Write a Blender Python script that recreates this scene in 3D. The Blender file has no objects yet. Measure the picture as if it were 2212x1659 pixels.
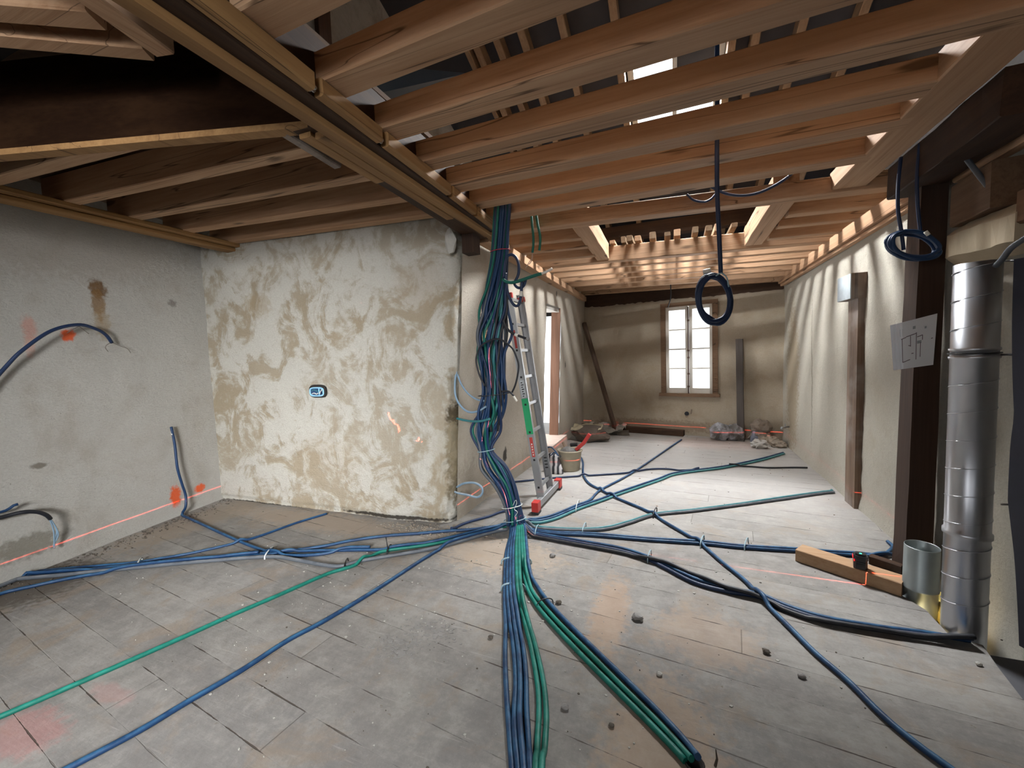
import bpy, bmesh, math, random
import numpy as np
from mathutils import Vector, Matrix, noise

sc = bpy.context.scene
rnd = random.Random(7)
# ------------------------------------------------------------------ camera
FOC, YAW, PITCH, ROLL = 883.034, -0.374430626, -0.0685222331, 0.0376381524
PX, PY = 1106.0, 829.5
_cy, _sy, _cp, _sp, _cr, _sr = (math.cos(YAW), math.sin(YAW), math.cos(PITCH), math.sin(PITCH), math.cos(ROLL), math.sin(ROLL))
_fwd = Vector((_sy*_cp, _cy*_cp, _sp)); _rt = Vector((_cy, -_sy, 0)); _dn = _fwd.cross(_rt)
RIGHT = _cr*_rt + _sr*_dn; DOWN = -_sr*_rt + _cr*_dn; FWD = _fwd
EYE = Vector((0, 0, 1.5))
cam = bpy.data.cameras.new('camera'); camo = bpy.data.objects.new('camera', cam); sc.collection.objects.link(camo)
cam.sensor_fit = 'HORIZONTAL'; cam.sensor_width = 36.0; cam.lens = FOC/2212*36.0; cam.clip_start = 0.02
camo.matrix_world = Matrix(((RIGHT.x, -DOWN.x, -FWD.x, EYE.x), (RIGHT.y, -DOWN.y, -FWD.y, EYE.y), (RIGHT.z, -DOWN.z, -FWD.z, EYE.z), (0, 0, 0, 1)))
sc.camera = camo

def ray(x, y): return RIGHT*((x-PX)/FOC) + DOWN*((y-PY)/FOC) + FWD
def F(x, y, z=0.0): d = ray(x, y); return EYE + d*((z-EYE.z)/d.z)          # the point of height z seen there
def AX(x, y, X): d = ray(x, y); return EYE + d*((X-EYE.x)/d.x)
def AY(x, y, Y): d = ray(x, y); return EYE + d*((Y-EYE.y)/d.y)
def APL(x, y, p, n): d = ray(x, y); return EYE + d*((Vector(p)-EYE).dot(n)/d.dot(n))

# ------------------------------------------------------------------ world, lights, exposure
sc.view_settings.view_transform = 'Standard'; sc.view_settings.look = 'None'; sc.view_settings.gamma = 1.0
sc.view_settings.use_curve_mapping = False
sc.view_settings.exposure = 0.0
sc.cycles.use_denoising = True; sc.cycles.use_light_tree = False
sc.cycles.max_bounces = 8; sc.cycles.diffuse_bounces = 5; sc.cycles.glossy_bounces = 3; sc.cycles.transparent_max_bounces = 6
sc.cycles.caustics_reflective = False; sc.cycles.caustics_refractive = False; sc.cycles.sample_clamp_indirect = 4.0
w = bpy.data.worlds.new('sky'); sc.world = w; w.use_nodes = True
bg = w.node_tree.nodes['Background']; bg.inputs[0].default_value = (0.92, 0.96, 1.0, 1); bg.inputs[1].default_value = 2.2

def area(name, loc, to, sx, sy, power, col=(1, 1, 1), spread=180):
    l = bpy.data.lights.new(name, 'AREA'); l.shape = 'RECTANGLE'; l.size = sx; l.size_y = sy; l.energy = power; l.color = col
    l.spread = math.radians(spread)
    o = bpy.data.objects.new(name, l); sc.collection.objects.link(o); o.location = loc
    o.rotation_euler = (Vector(to)-Vector(loc)).to_track_quat('-Z', 'Y').to_euler(); return o
area('skylight_daylight', (0.05, 4.88, 4.30), (0.05, 4.40, 3.0), 0.72, 0.60, 440, (0.97, 0.985, 1.0))
area('far_window_daylight', (0.33, 8.02, 1.48), (0.15, 7.0, 1.35), 0.85, 1.40, 40, (0.97, 0.98, 1.0))
area('doorway_daylight', (-2.45, 6.0, 1.25), (-1.0, 6.0, 1.1), 0.9, 2.0, 45, (1.0, 0.98, 0.98))
area('back_window_daylight', (0.2, -3.04, 2.1), (-3.3, 2.2, 0.45), 1.6, 1.05, 84, (0.985, 0.99, 0.985), 52)
area('back_fill_light', (-2.4, -3.04, 2.1), (-2.2, 3.0, 0.4), 1.25, 1.05, 16, (0.98, 0.98, 1.0), 110)  # weak extra light added for even fill from behind

# ------------------------------------------------------------------ helpers
class MB:
    """Collects shapes in world coordinates and links them as ONE mesh object."""
    def __init__(s): s.v = []; s.f = []; s.mi = []; s.sm = []; s.m = 0; s.smooth = False
    def add(s, vs, fs):
        b = len(s.v); s.v += [tuple(v) for v in vs]
        for f in fs: s.f.append([b+i for i in f]); s.mi.append(s.m); s.sm.append(s.smooth)
        return s
    def box(s, a, b, rot=None, at=None):
        (x0, y0, z0), (x1, y1, z1) = a, b
        vs = [Vector((x, y, z)) for z in (z0, z1) for y in (y0, y1) for x in (x0, x1)]
        if rot is not None: vs = [Vector(at)+rot @ v for v in vs]
        return s.add(vs, [(0, 2, 3, 1), (4, 5, 7, 6), (0, 1, 5, 4), (2, 6, 7, 3), (0, 4, 6, 2), (1, 3, 7, 5)])
    def hexa(s, q0, q1):
        """solid between two quads (same winding)"""
        return s.add(list(q0)+list(q1), [(3, 2, 1, 0), (4, 5, 6, 7), (0, 1, 5, 4), (1, 2, 6, 5), (2, 3, 7, 6), (3, 0, 4, 7)])
    def beam(s, p0, p1, width, height, side=None, n=1, wob=0.0, seed=0, cham=0.006):
        """timber whose bottom centre line runs p0->p1, chamfered, slightly irregular"""
        p0, p1 = Vector(p0), Vector(p1); d = (p1-p0).normalized()
        sd = Vector(side).normalized() if side is not None else Vector((-d.y, d.x, 0)).normalized()
        if sd.length < .5: sd = Vector((1, 0, 0))
        up = d.cross(sd)
        if up.z < 0: up = -up
        c = cham; h = width/2
        sec = [(-h+c, 0), (h-c, 0), (h, c), (h, height-c), (h-c, height), (-h+c, height), (-h, height-c), (-h, c)]
        rings = []
        for i in range(n+1):
            t = i/n; p = p0.lerp(p1, t); o = len(s.v)
            vs = []
            for k, (a, b) in enumerate(sec):
                j = noise.noise(Vector((t*4+seed*3.7, k*1.3, seed)))*wob
                vs.append(p+sd*(a+j)+up*(b+j*.6))
            rings.append([o+k for k in range(8)]); s.v += [tuple(v) for v in vs]
        def fc(f): s.f.append(f); s.mi.append(s.m); s.sm.append(s.smooth)
        for r0, r1 in zip(rings, rings[1:]):
            for k in range(8): fc([r0[k], r0[(k+1) % 8], r1[(k+1) % 8], r1[k]])
        fc(rings[0][::-1]); fc(rings[-1]); return s
    def tube(s, pts, r, n=8, closed=False, caps=True):
        pts = [Vector(p) for p in pts]; N = len(pts); o = len(s.v)
        rr = r if isinstance(r, (list, tuple)) else [r]*N
        tan = []
        for i in range(N):
            a = pts[(i-1) % N] if closed else pts[max(i-1, 0)]; b = pts[(i+1) % N] if closed else pts[min(i+1, N-1)]
            t = (b-a); tan.append(t.normalized() if t.length > 1e-9 else Vector((0, 0, 1)))
        u = tan[0].orthogonal().normalized()
        for i in range(N):
            u = (u-tan[i]*u.dot(tan[i])); u = u.normalized() if u.length > 1e-6 else tan[i].orthogonal().normalized()
            v = tan[i].cross(u)
            for k in range(n):
                a = 2*math.pi*k/n; s.v.append(tuple(pts[i]+(u*math.cos(a)+v*math.sin(a))*rr[i]))
        M = N if closed else N-1
        for i in range(M):
            for k in range(n):
                s.f.append([o+i*n+k, o+i*n+(k+1) % n, o+((i+1) % N)*n+(k+1) % n, o+((i+1) % N)*n+k]); s.mi.append(s.m); s.sm.append(True)
        if caps and not closed:
            s.f.append([o+k for k in range(n)][::-1]); s.mi.append(s.m); s.sm.append(False)
            s.f.append([o+(N-1)*n+k for k in range(n)]); s.mi.append(s.m); s.sm.append(False)
        return s
    def lathe(s, prof, at=(0, 0, 0), n=32, rot=None):
        at = Vector(at); o = len(s.v); K = len(prof)
        for r, z in prof:
            for k in range(n):
                a = 2*math.pi*k/n; p = Vector((r*math.cos(a), r*math.sin(a), z))
                s.v.append(tuple(at+(rot @ p if rot is not None else p)))
        for i in range(K-1):
            for k in range(n):
                s.f.append([o+i*n+k, o+i*n+(k+1) % n, o+(i+1)*n+(k+1) % n, o+(i+1)*n+k]); s.mi.append(s.m); s.sm.append(True)
        return s
    def blob(s, at, size, seed=0, amp=.35, freq=2.0, sub=2, flat=None, rot=None):
        bm = bmesh.new(); bmesh.ops.create_icosphere(bm, subdivisions=sub, radius=1.0); bm.verts.ensure_lookup_table()
        vs = []
        for v in bm.verts:
            c = v.co.copy(); k = 1+amp*noise.noise(c*freq+Vector((seed*7.1, seed*3.3, seed)))+amp*.4*noise.noise(c*freq*2.7+Vector((seed, 0, seed*5)))
            c = Vector((c.x*size[0]*k, c.y*size[1]*k, c.z*size[2]*k))
            if rot is not None: c = rot @ c
            p = Vector(at)+c
            if flat is not None: p.z = max(p.z, flat)
            vs.append(p)
        fs = [[v.index for v in f.verts] for f in bm.faces]; bm.free(); s.smooth, o = False, s.smooth; s.add(vs, fs); s.smooth = o; return s
    def build(s, name, mats, parent=None, auto=0):
        vs = np.array(s.v, dtype=float)
        if parent is not None:
            base = Vector(parent.location) if parent.parent is None else Vector(parent.location)+Vector(parent.parent.location)
        else:
            lo, hi = vs.min(0), vs.max(0); base = Vector(((lo[0]+hi[0])/2, (lo[1]+hi[1])/2, lo[2]))
        me = bpy.data.meshes.new(name); me.from_pydata([tuple(v) for v in (vs-np.array(base))], [], s.f)
        if not isinstance(mats, (list, tuple)): mats = [mats]
        for m in mats: me.materials.append(m)
        me.polygons.foreach_set('material_index', s.mi); me.polygons.foreach_set('use_smooth', s.sm)
        me.update()
        o = bpy.data.objects.new(name, me); sc.collection.objects.link(o)
        if parent is not None: o.parent = parent; o.location = (0, 0, 0)
        else: o.location = base
        return o
def tag(o, label, cat, group=None, kind=None):
    if label: o['label'] = label
    if cat: o['category'] = cat
    if group: o['group'] = group
    if kind: o['kind'] = kind
    return o
def struct(o): o['kind'] = 'structure'; return o
def thing(name, loc, label, cat, group=None):
    o = bpy.data.objects.new(name, None); sc.collection.objects.link(o); o.location = loc; o.empty_display_size = .1
    return tag(o, label, cat, group)
def lab(o, t): o['label'] = t; return o
def spline(pts, step=0.03):
    """Catmull-Rom through the points, resampled evenly"""
    P = [np.array(p, dtype=float) for p in pts]; P = [2*P[0]-P[1]]+P+[2*P[-1]-P[-2]]; out = []
    for i in range(1, len(P)-2):
        a, b, c, d = P[i-1:i+3]; L = np.linalg.norm(c-b); n = max(2, int(L/step*1.5))
        for k in range(n):
            t = k/n; out.append(.5*((2*b)+(-a+c)*t+(2*a-5*b+4*c-d)*t*t+(-a+3*b-3*c+d)*t**3))
    out.append(P[-2]); out = np.array(out)
    s = np.concatenate([[0], np.cumsum(np.linalg.norm(np.diff(out, axis=0), axis=1))]); n = max(2, int(s[-1]/step)); q = np.linspace(0, s[-1], n+1)
    return np.stack([np.interp(q, s, out[:, k]) for k in range(3)], 1)

# ------------------------------------------------------------------ materials
class T:
    def __init__(s, name):
        s.mat = bpy.data.materials.new(name); s.mat.use_nodes = True; s.t = s.mat.node_tree; s.b = s.t.nodes['Principled BSDF']; s.out = s.t.nodes['Material Output']
    def n(s, typ, **kw):
        nd = s.t.nodes.new('ShaderNode'+typ)
        for k, v in kw.items():
            if k in nd.bl_rna.properties: setattr(nd, k, v)
            else:
                key = int(k[1:]) if k[0] == '_' and k[1:].isdigit() else k.replace('_', ' ')
                s.set(nd.inputs[key], v)
        return nd
    def set(s, inp, v):
        if isinstance(v, bpy.types.NodeSocket): s.t.links.new(v, inp)
        elif isinstance(v, (tuple, list)) and len(v) == 3 and inp.type == 'RGBA': inp.default_value = (*v, 1)
        else: inp.default_value = v
    def math(s, op, a, b=0.0, c=None, clamp=False):
        nd = s.n('Math', operation=op, use_clamp=clamp); s.set(nd.inputs[0], a); s.set(nd.inputs[1], b)
        if c is not None: s.set(nd.inputs[2], c)
        return nd.outputs[0]
    def mix(s, f, a, b, mode='MIX'):
        nd = s.n('Mix', data_type='RGBA', blend_type=mode); s.set(nd.inputs[0], f); s.set(nd.inputs[6], a); s.set(nd.inputs[7], b); return nd.outputs[2]
    def ramp(s, v, lo, hi, a=0.0, b=1.0, smooth=True):
        nd = s.n('MapRange', interpolation_type='SMOOTHSTEP' if smooth else 'LINEAR'); s.set(nd.inputs[0], v)
        for i, q in enumerate((lo, hi, a, b)): s.set(nd.inputs[1+i], q)
        return nd.outputs[0]
    def noise(s, vec, scale, detail=4, rough=.55, dist=0.0):
        nd = s.n('TexNoise', Scale=scale, Detail=detail, Roughness=rough, Distortion=dist)
        if vec is not None: s.set(nd.inputs['Vector'], vec)
        return nd.outputs['Fac']
    def scale(s, vec, sc_):
        nd = s.n('VectorMath', operation='MULTIPLY'); s.set(nd.inputs[0], vec); nd.inputs[1].default_value = sc_; return nd.outputs[0]
    def addv(s, a, b):
        nd = s.n('VectorMath', operation='ADD'); s.set(nd.inputs[0], a); s.set(nd.inputs[1], b); return nd.outputs[0]
    def pos(s): return s.n('NewGeometry').outputs['Position']
    def obj(s): return s.n('TexCoord').outputs['Object']
    def rand(s): return s.n('ObjectInfo').outputs['Random']
    def bump(s, h, strength=.4, dist=.01):
        nd = s.n('Bump', Strength=strength, Distance=dist); s.set(nd.inputs['Height'], h); s.t.links.new(nd.outputs[0], s.b.inputs['Normal'])
    def col(s, c): s.set(s.b.inputs['Base Color'], c); return s
    def p(s, **kw):
        for k, v in kw.items(): s.set(s.b.inputs[k.replace('_', ' ')], v)
        return s

def plain(name, col, rough=.6, metal=0.0, var=.12, bscale=60, bump=.1):
    t = T(name); o = t.obj(); f = t.noise(o, bscale*.3, 4)
    c2 = tuple(min(1, c*(1+var*2)) for c in col); c1 = tuple(c*(1-var*2) for c in col)
    t.col(t.mix(f, c1, c2)).p(Roughness=rough, Metallic=metal)
    if bump: t.bump(t.noise(o, bscale, 5), bump, .004)
    return t.mat
def glow(name, col, strength):
    t = T(name); t.p(Base_Color=col, Emission_Color=col, Emission_Strength=strength); return t.mat

def marks(t, c, P, items):
    """spots and streaks with a shape of their own: (centre, radii, colour, strength)"""
    wob = t.n('TexNoise', Scale=26.0, Detail=4.0); t.set(wob.inputs['Vector'], P)
    w2 = t.n('VectorMath', operation='SUBTRACT'); t.set(w2.inputs[0], wob.outputs['Color']); w2.inputs[1].default_value = (.5, .5, .5)
    for ctr, rad, colr, st in items:
        d = t.n('VectorMath', operation='SUBTRACT'); t.set(d.inputs[0], P); d.inputs[1].default_value = ctr
        d2 = t.scale(d.outputs[0], tuple(1/r for r in rad))
        m = min(rad); ad = t.addv(d2, t.scale(w2.outputs[0], (1.3, 1.3, 1.3)))
        ln = t.n('VectorMath', operation='LENGTH'); t.set(ln.inputs[0], ad)
        c = t.mix(t.ramp(ln.outputs['Value'], 1.15, .55, 0, st), c, colr)
    return c

def plaster(name, base, tan, lo, hi, scale=1.6, rough_amt=.5, items=(), stretch=(1, 1, 1), streak=0.0, dist=.5):
    t = T(name); P = t.pos(); Q = t.scale(P, stretch)
    big = t.noise(Q, scale, 6, .62, dist); mid = t.noise(P, scale*4.5, 5, .6, .3); fine = t.noise(P, 70, 6, .7)
    f = t.ramp(t.math('ADD', t.math('MULTIPLY', big, .72), t.math('MULTIPLY', mid, .28)), lo, hi)
    c = t.mix(f, base, tan)
    c = t.mix(t.ramp(fine, .25, .75, 0.0, .28), c, tuple(q*.55 for q in tan))
    soft = t.noise(P, .9, 3, .5)
    c = t.mix(t.ramp(soft, .35, .7, 0, .35), c, tuple(q*.80 for q in base))
    pits = t.n('TexVoronoi', Scale=9.0, feature='F1'); t.set(pits.inputs['Vector'], t.addv(P, t.scale(t.n('TexNoise', Scale=14.0).outputs['Color'], (.1, .1, .1))))
    c = t.mix(t.ramp(pits.outputs['Distance'], .045, .015, 0, .55), c, (.10, .08, .06))
    if items: c = marks(t, c, P, items)
    t.col(c).p(Roughness=.93, Specular_IOR_Level=.12)
    hgt = t.math('ADD', t.math('MULTIPLY', t.noise(t.scale(P, (1, 1, 1.8)), 42, 8, .8), .5), t.math('ADD', t.math('MULTIPLY', f, -.35), t.math('MULTIPLY', mid, .8)))
    t.bump(hgt, rough_amt, .03); return t.mat

def wood(name, light, dark, axis=0, knots=True, grey=0.0, rough=.72):
    t = T(name); o = t.obj(); r = t.rand()
    off = t.n('CombineXYZ'); 
    for i, k in enumerate((17.3, 9.1, 5.7)): t.set(off.inputs[i], t.math('MULTIPLY', r, k*3))
    o2 = t.addv(o, off.outputs[0])
    s1 = [9.0]*3; s1[axis] = .55; s2 = [60.0]*3; s2[axis] = 1.6; s3 = [1.6]*3; s3[axis] = .7
    g = t.noise(t.scale(o2, tuple(s1)), 1.0, 4, .6, .7); fi = t.noise(t.scale(o2, tuple(s2)), 1.0, 4, .65); bigv = t.noise(t.scale(o2, tuple(s3)), 1.0, 2)
    f = t.math('ADD', t.math('MULTIPLY', g, .6), t.math('MULTIPLY', fi, .4))
    c = t.mix(t.ramp(f, .34, .68), light, dark)
    c = t.mix(t.ramp(fi, .58, .80, 0, .35), c, tuple(q*.6 for q in dark))
    c = t.mix(t.ramp(bigv, .3, .75, 0, .45), c, tuple(q*.72 for q in dark))
    c = t.mix(t.math('MULTIPLY', t.math('SUBTRACT', r, .35), .35, clamp=True), c, tuple(q*.65 for q in light))
    if knots:
        s4 = [6.0]*3; s4[axis] = 1.7
        v = t.n('TexVoronoi', Scale=.8, feature='F1'); t.set(v.inputs['Vector'], t.addv(t.scale(o2, tuple(s4)), t.scale(t.n('TexNoise', Scale=5.0).outputs['Color'], (.15, .15, .15))))
        c = t.mix(t.ramp(v.outputs['Distance'], .15, .07, 0, .85), c, tuple(q*.25 for q in dark))
        s5 = [6.0]*3; s5[axis] = .11
        cr = t.noise(t.scale(o2, tuple(s5)), 1.0, 3, .5, .4)
        c = t.mix(t.ramp(t.math('ABSOLUTE', t.math('SUBTRACT', cr, .56)), .007, .0, 0, .8), c, tuple(q*.2 for q in dark))
    if grey: c = t.mix(t.ramp(t.noise(o2, 3.0, 4), .4, .65, 0, grey), c, (.36, .35, .34))
    t.col(c).p(Roughness=rough, Specular_IOR_Level=.25 if rough < .9 else 0.0); t.bump(fi, .25, .004); return t.mat

def sleeve(name, col, dust=None, amt=.4, rough=.5):
    """plastic conduit, dust on low upper sides; hanging shade is put into the dark base colour"""
    if dust is None: dust = tuple(.10+1.1*c for c in col)
    t = T(name); P = t.pos(); nz = t.n('SeparateXYZ'); t.set(nz.inputs[0], t.n('NewGeometry').outputs['Normal'])
    pz = t.n('SeparateXYZ'); t.set(pz.inputs[0], P)
    f = t.math('MULTIPLY', t.ramp(nz.outputs[2], .0, 1.0), t.ramp(t.noise(P, 14, 4, .6), .30, .70))
    f = t.math('MULTIPLY', t.math('MULTIPLY', f, amt), t.ramp(pz.outputs[2], .7, .05))  # low parts lightened; hanging parts keep a darker colour for shade
    c = t.mix(t.noise(P, 9, 3), tuple(q*.8 for q in col), tuple(q*1.2 for q in col)); c = t.mix(f, c, dust)
    t.col(c).p(Roughness=rough, Specular_IOR_Level=.4); t.bump(t.noise(P, 150, 3), .15, .003); return t.mat

PINE, PINE_D = (.53, .345, .215), (.36, .20, .11)
M = dict(
    joist=wood('pine_along_x', PINE, PINE_D, 0), joisty=wood('pine_along_y', PINE, PINE_D, 1), pinez=wood('pine_along_z', PINE, PINE_D, 2),
    girder=wood('amber_plank', (.36, .205, .085), (.22, .115, .045), 1), oldx=wood('old_oak_x', (.07, .035, .018), (.03, .016, .010), 0, False),
    oldy=wood('old_oak_y', (.07, .035, .018), (.03, .016, .010), 1, False), oldz=wood('old_oak_z', (.075, .040, .025), (.030, .016, .011), 2, False),
    greypost=wood('weathered_post', (.25, .175, .125), (.11, .07, .048), 2, True, .35), brownz=wood('brown_jamb', (.21, .115, .075), (.13, .07, .045), 2, False),
    frame=wood('window_frame_wood', (.24, .15, .09), (.15, .09, .055), 0), rafter=wood('rafter_wood', (.24, .165, .10), (.15, .09, .05), 1, False),
    white=plain('cream_paint', (.72, .69, .62), .5, 0, .05), alu=plain('aluminium', (.42, .43, .44), .42, .8, .06, 30, .05),
    aludark=plain('aluminium_shaded', (.30, .30, .31), .45, .7, .1, 30, .05),  # darker copy of the aluminium, shade put into the far stile
    red=plain('red_plastic', (.45, .03, .025), .45), green=plain('green_label', (.02, .36, .14), .5, 0, .04, 40, 0), redlab=plain('red_label', (.50, .05, .04), .5, 0, .04, 40, 0),
    black=plain('black_plastic', (.012, .012, .014), .4), rubber=plain('black_rubber', (.02, .02, .02), .7), paper=None,
    blue=sleeve('blue_conduit', (.006, .030, .088), (.035, .125, .24), .85), navy=sleeve('navy_conduit', (.008, .022, .065), amt=.3), grn=sleeve('green_conduit', (.003, .105, .078), (.02, .25, .20), .8),
    teal=sleeve('dusty_teal_conduit', (.035, .17, .19), amt=.6), grey=sleeve('dusty_grey_conduit', (.075, .085, .10), amt=.75), blk=sleeve('black_conduit', (.012, .013, .018), amt=.3),
    purple=sleeve('violet_conduit', (.055, .045, .12), amt=.3), palecable=sleeve('plaster_covered_conduit', (.18, .27, .36), (.55, .54, .5), 1.0),
    tie=plain('white_nylon', (.62, .66, .66), .5), tieblue=plain('grey_blue_nylon', (.30, .42, .48), .5), wire=plain('bare_wire', (.16, .13, .11), .5),
    stone=plain('stone_grey', (.22, .21, .20), .9, 0, .15, 40, .5), chipw=plain('pale_plaster_chip', (.40, .385, .35), .95, 0, .1, 60, .4), chipd=plain('dark_chip', (.09, .075, .06), .9),
    tarp=plain('dark_blue_sheet', (.010, .013, .030), .45), dark=plain('unlit_black', (.018, .014, .012), .9), deck=plain('roof_boarding', (.016, .016, .020), .9),  # dark: near-black colour put in for unlit loft, voids and recesses
    underlay=plain('roof_underlay', (.16, .20, .25), .7, 0, .1, 12, .2), laser=plain('laser_housing', (.012, .013, .015), .35), hearth=plain('dark_slate', (.085, .085, .095), .7, 0, .2, 12, .3),
)
def prism(mb, poly, z0, z1):
    n = len(poly); vs = [(x, y, z0) for x, y in poly]+[(x, y, z1) for x, y in poly]
    return mb.add(vs, [list(range(n))[::-1], list(range(n, 2*n))]+[[i, (i+1) % n, n+(i+1) % n, n+i] for i in range(n)])
MB.prism = prism
def lin(tab, x):
    return float(np.interp(x, [a for a, _ in tab], [b for _, b in tab]))
def sheet(name, mat, fn, us, vs, skip=None):
    """a wall face as a fine uneven grid"""
    mb = MB(); nu, nv = len(us), len(vs)
    P = [fn(u, v) for v in vs for u in us]; fs = []
    for j in range(nv-1):
        for i in range(nu-1):
            if skip and skip((us[i]+us[i+1])/2, (vs[j]+vs[j+1])/2): continue
            fs.append((j*nu+i, j*nu+i+1, (j+1)*nu+i+1, (j+1)*nu+i))
    mb.smooth = True; mb.add(P, fs); return struct(mb.build(name, mat))
def brk(a, b, step, extra=()):
    n = max(1, int(round((b-a)/step))); return sorted(set([round(a+(b-a)*i/n, 4) for i in range(n+1)]+[round(e, 4) for e in extra]))
def nz(p, s, seed=0): return noise.noise(Vector((p[0]*s+seed, p[1]*s, p[2]*s)))

# ------------------------------------------------------------------ floor
def floor_material():
    t = T('dusty_floorboards'); P = t.pos()
    v = t.n('VectorMath', operation='DOT_PRODUCT'); t.set(v.inputs[0], P); v.inputs[1].default_value = (.1222, .9925, 0)
    u = t.n('VectorMath', operation='DOT_PRODUCT'); t.set(u.inputs[0], P); u.inputs[1].default_value = (.9925, -.1222, 0)
    bi = t.math('DIVIDE', t.math('ADD', v.outputs['Value'], 19.6-.82), .196); idx = t.math('FLOOR', bi); fr = t.math('FRACT', bi)
    wn = t.n('TexWhiteNoise', noise_dimensions='1D'); t.set(wn.inputs['W'], idx)
    ub = t.math('ADD', t.math('DIVIDE', u.outputs['Value'], 4.2), t.math('MULTIPLY', wn.outputs['Value'], 7.0))
    uf = t.math('FRACT', ub); uid = t.math('ADD', t.math('FLOOR', ub), t.math('MULTIPLY', idx, 13.7))
    w2 = t.n('TexWhiteNoise', noise_dimensions='1D'); t.set(w2.inputs['W'], uid)
    gd = t.math('MULTIPLY', t.math('ABSOLUTE', t.math('SUBTRACT', fr, .5)), 2.0)          # 1 at the joints
    brkn = t.noise(t.scale(P, (2.2, 7, 1)), 1.5, 5, .65)
    gw = t.ramp(brkn, .40, .62, .994, .952)
    joint = t.math('MULTIPLY', t.ramp(gd, gw, t.math('ADD', gw, .02)), t.ramp(t.noise(P, 1.3, 3), .36, .52, .25, 1.0))
    ej = t.math('MULTIPLY', t.ramp(t.math('ABSOLUTE', t.math('SUBTRACT', uf, .5)), .4992, .4997), .5)
    joint = t.math('MAXIMUM', joint, ej)
    gr = t.noise(t.scale(t.addv(P, (0, 0, 0)), (1.6, 26, 1)), 1.0, 5, .7); fine = t.noise(P, 60, 6, .75)
    c = t.mix(w2.outputs['Value'], (.225, .212, .198), (.30, .284, .264))
    c = t.mix(t.ramp(gr, .35, .7, 0, .25), c, (.145, .14, .138))
    c = t.mix(t.ramp(t.noise(P, .8, 5, .6), .42, .62, 0, .45), c, (.19, .185, .182))
    film = t.noise(t.addv(P, t.scale(t.n('TexNoise', Scale=3.0).outputs['Color'], (.2, .2, .2))), 7, 9, .78, .15)
    c = t.mix(t.ramp(film, .46, .66, 0, .35), c, (.40, .38, .35)); c = t.mix(t.ramp(film, .50, .33, 0, .38), c, (.135, .125, .118))
    sc_ = t.noise(t.scale(P, (3, 60, 1)), 1.0, 3, .6); c = t.mix(t.ramp(sc_, .62, .74, 0, .35), c, (.42, .40, .37))
    # brown dust around the cable run, pale plaster dust by the walls
    br = t.noise(P, 3.2, 6, .65, .6)
    c = t.mix(t.ramp(br, .50, .68, 0, .45), c, (.27, .205, .145))
    c = t.mix(t.ramp(fine, .55, .8, 0, .5), c, (.43, .41, .38))
    c = t.mix(t.ramp(t.noise(P, 34, 4, .6), .66, .74, 0, .75), c, (.16, .13, .10))
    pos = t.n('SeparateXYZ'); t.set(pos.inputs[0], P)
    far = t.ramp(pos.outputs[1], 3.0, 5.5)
    c = t.mix(t.math('MULTIPLY', far, .62), c, (.52, .50, .475))  # far boards lightened; the brighter daylit end is put into the colour
    c = marks(t, c, P, [((-2.55, .74, 0), (.22, .12, .3), (.45, .17, .16), .38), ((-2.45, .98, 0), (.16, .05, .3), (.45, .2, .19), .25),
                        ((-1.25, 2.75, 0), (.55, .30, .3), (.42, .33, .25), .6), ((-.35, 2.3, 0), (.12, .45, .3), (.40, .27, .18), .55),
                        ((-.05, 1.45, 0), (.25, .5, .3), (.40, .28, .19), .5), ((.15, 2.25, 0), (.3, .25, .3), (.38, .27, .19), .4),
                        ((-4.35, 2.6, 0), (.3, .9, .3), (.29, .24, .19), .7), ((-3.2, 2.85, 0), (1.2, .22, .3), (.36, .29, .23), .7),
                        ((-4.3, 1.35, 0), (.45, .4, .4), (.09, .075, .06), .85), ((.6, 7.1, 0), (.9, .5, .3), (.45, .33, .28), .5)])
    c = t.mix(t.math('MULTIPLY', joint, .88), c, (.055, .043, .035))
    t.col(c).p(Roughness=.82, Specular_IOR_Level=.22)
    t.bump(t.math('ADD', t.math('MULTIPLY', joint, -1.6), t.math('ADD', t.math('MULTIPLY', fine, .3), t.math('MULTIPLY', gr, .25))), .45, .012)
    return t.mat
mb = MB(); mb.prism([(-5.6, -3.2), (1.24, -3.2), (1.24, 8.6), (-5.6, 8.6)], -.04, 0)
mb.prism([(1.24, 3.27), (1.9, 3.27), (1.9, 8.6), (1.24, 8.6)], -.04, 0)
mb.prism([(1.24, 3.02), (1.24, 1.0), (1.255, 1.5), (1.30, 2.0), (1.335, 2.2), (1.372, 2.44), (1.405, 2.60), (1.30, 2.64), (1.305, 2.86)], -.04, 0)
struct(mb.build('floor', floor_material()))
mb = MB(); mb.prism([(1.23, 1.0), (1.245, 1.5), (1.29, 2.0), (1.325, 2.2), (1.362, 2.44), (1.38, 2.60), (1.9, 2.60), (1.9, -3.2), (1.23, -3.2)], -.10, -.045)
struct(mb.build('floor_hearth', M['hearth']))
mb = MB(); mb.box((1.2, 2.55, -.34), (1.95, 3.4, -.28)); struct(mb.build('floor_void', M['dark']))

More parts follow.
